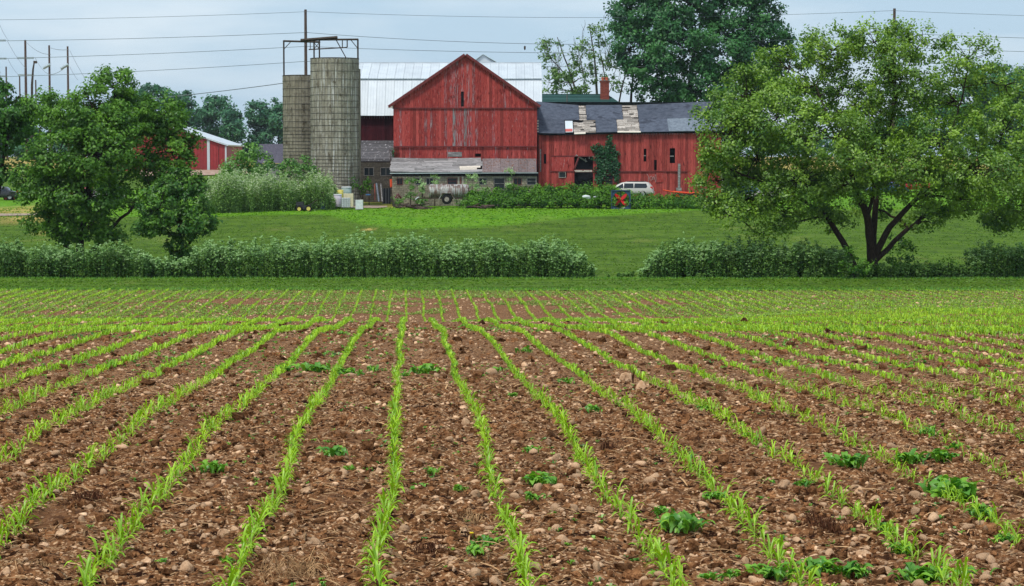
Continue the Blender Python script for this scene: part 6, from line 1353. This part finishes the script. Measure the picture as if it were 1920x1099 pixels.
# ---- yard junk by the silo
M['yellowp'] = surf('yellow_plastic', (.62, .52, .10), (.75, .66, .22), 4, tintamp=.1, bump=0); M['tubwhite'] = surf('white_plastic', (.55, .58, .60), (.70, .72, .74), 4, tintamp=.1, bump=0); M['cream2'] = surf('cream_plastic', (.60, .52, .34), (.72, .64, .45), 4, tintamp=.1, bump=0); M['greybox'] = surf('grey_green_plastic', (.25, .33, .32), (.36, .44, .43), 4, tintamp=.1, bump=0); M['lilac'] = surf('faded_lilac_plastic', (.52, .46, .55), (.64, .58, .66), 4, tintamp=.1, bump=0)
Dj = 209.0
J = lambda px, py, dy=0: P(px, py, Dj + dy)
def tub(name, label, px0, px1, pyt, pyb, dy, mt, cat, lid=None, round_=True, ribs=0, cage=False):
    a, b_ = J(px0, pyb, dy), J(px1, pyt, dy); cx_, r_ = (a[0] + b_[0]) / 2, (b_[0] - a[0]) / 2; zb__ = a[2]; t_ = thing(name, label, cat, (cx_, Dj + dy, zb__))
    if round_:
        MB().tube([(cx_, Dj + dy, zb__), (cx_, Dj + dy, zb__ + .04), (cx_, Dj + dy, (zb__ + b_[2]) / 2), (cx_, Dj + dy, b_[2] - .03), (cx_, Dj + dy, b_[2])], [r_ * .90, r_ * .94, r_, r_ * .97, r_ * .90], 20).build('body', M[mt], t_, smooth=True)
    else:
        mb = MB().box((cx_ - r_, Dj + dy - r_ * .9, zb__ + .06), (cx_ + r_, Dj + dy + r_ * .9, b_[2])); mb.build('body', M[mt], t_)
        MB().box((cx_ - r_ - .03, Dj + dy - r_ * .93, zb__), (cx_ + r_ + .03, Dj + dy + r_ * .93, zb__ + .058)).build('base', M['greyboard'], t_)
    if cage:
        for k in range(6): x = cx_ - r_ + 2 * r_ * k / 5; MB().tube([(x, Dj + dy - r_ * .9 - .03, zb__), (x, Dj + dy - r_ * .9 - .03, b_[2])], .014, 4).build('cage_bar', M['rim'], t_)
        for k in range(5): z = zb__ + (b_[2] - zb__) * (k + .5) / 5; MB().tube([(cx_ - r_, Dj + dy - r_ * .9 - .045, z), (cx_ + r_, Dj + dy - r_ * .9 - .045, z)], .014, 4).build('cage_bar', M['rim'], t_)
    if lid: MB().tube([(cx_, Dj + dy, b_[2] + .001), (cx_, Dj + dy, b_[2] + .07), (cx_, Dj + dy, b_[2] + .10)], [r_ * 1.03, r_ * 1.03, r_ * .8], 20).build('lid', M[lid], t_)
    if round_:
        for k in (.3, .7): z = zb__ + (b_[2] - zb__) * k; MB().tube([(cx_, Dj + dy, z - .02), (cx_, Dj + dy, z), (cx_, Dj + dy, z + .02)], [r_ * .97, r_ * 1.03, r_ * .97], 20).build('rib', M[mt], t_)
    return t_
tub('storage_tank', 'square cream plastic tank behind the white caged box by the silo', 645, 662.5, 363, 389, 1.6, 'cream2', 'tank', round_=False)
tub('storage_tank', 'white caged box at the front of the plastic tubs', 641, 656.5, 371, 389.5, -.2, 'tubwhite', 'tank', round_=False, cage=True)
tub('plastic_drum', 'lilac white drum with pale lid at the left of the tubs', 625, 641, 366, 388, .8, 'lilac', 'drum', 'tubwhite')
tub('plastic_tub', 'yellow plastic tub standing behind the drum and tanks', 630, 644, 356, 380, 3.4, 'yellowp', 'tub')
tub('plastic_tub', 'grey green tub topmost at the back of the plastic tubs', 640, 659, 352, 382, 4.6, 'greybox', 'tub', 'tubwhite')
tub('waste_bin', 'small white and cream bin standing apart on the right of the tubs', 667, 680.5, 375, 393, -.9, 'tubwhite', 'bin', round_=False)
tub('waste_bin', 'cream bin touching the small white bin', 675, 681, 374.6, 393, -.4, 'cream2', 'bin', round_=False)
# grill like barrel on blue base
gb = thing('barbecue_grill', 'black lidded grill on a faded blue base at the edge of the flowering weeds', 'grill', J(606, 392, -1))
MB().box(J(601, 392, -1.3), J(612, 377, -.5)).build('base', M['bluepaint'], gb); a = J(600, 376, -1); b_ = J(613, 366, -1)
MB().add(*lathe_x([a[0], a[0] + .05, b_[0] - .05, b_[0]], [.02, .3, .3, .02], (0, Dj - 1, (a[2] + b_[2]) / 2))).build('bowl', M['plastic'], gb, smooth=True)
a = J(601, 366, -1); b_ = J(612, 359, -1); MB().add(*lathe_x([a[0], a[0] + .05, b_[0] - .05, b_[0]], [.02, .27, .27, .02], (0, Dj - 1, a[2] + .12))).build('lid', M['iron'], gb, smooth=True)
# old yellow-wheeled cart
oc = thing('garden_cart', 'old dark cart with yellow wheel hubs and a slanting handle in the weeds', 'cart', J(572, 398, -3))
a, b_ = J(556, 392, -3.4), J(580, 385, -2.4); MB().box(a, b_).build('bed', M['cardark'], oc); MB().tube([J(578, 386, -3), J(594, 375, -3)], .04, 5).build('handle', M['iron'], oc)
wheel(oc, J(578.5, 391.5, -3.8), .34, .16, rim='yellowp', rr=.55); wheel(oc, J(561, 392, -3.6), .32, .16, rim='yellowp', rr=.55); wheel(oc, J(578.5, 390.5, -2.3), .32, .16, rim='yellowp', rr=.55)
MB().box(J(555, 385, -3.2), J(570, 378.5, -2.6)).build('engine', M['plastic'], oc)
# boards, blue sheet, orange thing, a wall opening's darkness built as a near-black box
Db = 218.5; B_ = lambda px, py, dy=0: P(px, py, Db + dy)
for lab, x0, y0, x1, y1, r_, mt in (('narrow reddish board leaning on the dark block wall', 703, 375, 702.5, 345, .05, 'brick'), ('pale grey plank leaning beside the reddish board', 710.5, 378, 706, 344, .09, 'slatepale'), ('dark weathered plank leaning at the door', 717, 378, 714, 345, .07, 'greyboard')):
    o = MB().tube([B_(x0, y0, -1), B_(x1, y1, .6)], r_, 4).build('leaning_board', M[mt]); tag(o, lab, 'board')
o = MB().box(B_(686, 366, -1.5), B_(695, 364, -.5)).box(B_(690, 366, -1.6), B_(695, 365, -.4)).build('folded_tarp', plain('blue_tarp', (.04, .16, .36))); tag(o, 'small folded blue tarp on the ground by the block wall', 'tarp')
tb_ = thing('dark_opening', 'dark opening at the block wall corner, built as a near black box', 'wall opening', B_(723, 382))
for k in range(6): MB().box(B_(717 + k * 2.6, 382, -.6), B_(719.3 + k * 2.6, 353, -.55)).build('slat', M['dark'] if k % 2 else M['cardark'], tb_)  # near-black strips of the stand-in for the opening's dark, no real slats
MB().box(B_(717, 382, -.5), B_(732, 354, .6)).build('body', M['dark'], tb_)  # near-black body and strips stand in for the dark of the opening
o = MB().tube([B_(733.5, 350, -1), B_(733, 336, -1)], .12, 8).tube([B_(733.5, 350, -1), B_(732, 351, -1)], .08, 8).build('hanging_pipe', M['orange']); tag(o, 'orange pipe hanging at the corner of the lean-to wall', 'pipe')
# junk heap around the trailer: dark timbers and scrap, each a length of its own
M['junk'] = surf('dark_scrap', (.03, .022, .02), (.10, .07, .055), 6, tintamp=.5, bump=.3)
for k in range(26):
    px = 743 + k * 4.1 + rng.uniform(-1, 1) if k < 15 else 881 + (k - 15) * 3.8 + rng.uniform(-1, 1); dj = rng.uniform(208.5, 213); g = np.array([pxx(px, dj), dj, zs(pxx(px, dj), dj)]); a = rng.uniform(-.5, .5); ln = rng.uniform(.5, 1.6); r_ = rng.uniform(.04, .11)
    z_ = rng.uniform(.05, .42); o = MB().tube([g + [-ln * math.cos(a) / 2, -ln * math.sin(a) / 2, z_], g + [ln * math.cos(a) / 2, ln * math.sin(a) / 2, max(.05, z_ + rng.uniform(-.25, .25))]], r_, 4, rng.random()).build('scrap_timber', M['junk'])
    side = 'left of the tank trailer' if k < 15 else 'right of the tank trailer'; tag(o, f'dark scrap timber, {ordn(k + 1 if k < 15 else k - 14)} from the left in the low heap {side}', 'scrap', f'scrap heap {side}')
o = MB().tube([P(741, 371, 214), P(746, 364, 214), P(752, 372, 214.3)], .10, 5).tube([P(744, 372, 214), P(750, 366, 214)], .06, 5).build('engine_part', plain('maroon_paint', (.12, .02, .03))); tag(o, 'maroon machine part standing at the left corner of the lean-to', 'machine part')
for px, py, s_, lb in ((1098, 369.5, .32, 'white sack lying in the bushes before the broken opening'), (1118, 369.5, .22, 'second white sack nearer the white van'), (1103, 371, .2, 'small white sack at the foot of the larger one')):
    v_, f_ = lump(1, int(px), .25, .45); g = P(px, py, 210.2); o = MB().inst((v_, f_), [g], .4, (s_ * 1.5, s_, s_)).build('sack', M['tubwhite'], smooth=True); tag(o, lb, 'sack')
# ------------------------------------------------------------------ the thin summer air between camera and far woods
hm = bpy.data.materials.new('haze'); hm.use_nodes = True; t = hm.node_tree; t.nodes.remove(t.nodes['Principled BSDF'])
pv = t.nodes.new('ShaderNodeVolumePrincipled'); pv.inputs['Color'].default_value = (.82, .90, 1.0, 1); pv.inputs['Density'].default_value = .00008; pv.inputs['Anisotropy'].default_value = .1
t.links.new(pv.outputs[0], t.nodes['Material Output'].inputs['Volume'])
o = MB().box((-3100, -70, -16), (3100, 4100, 60)).build('haze', hm); o['kind'] = 'stuff'; o['label'] = 'thin pale summer haze over the farm and the far woods'; o['category'] = 'haze'
for o in bpy.data.objects:
    if '_o' in o: del o['_o']
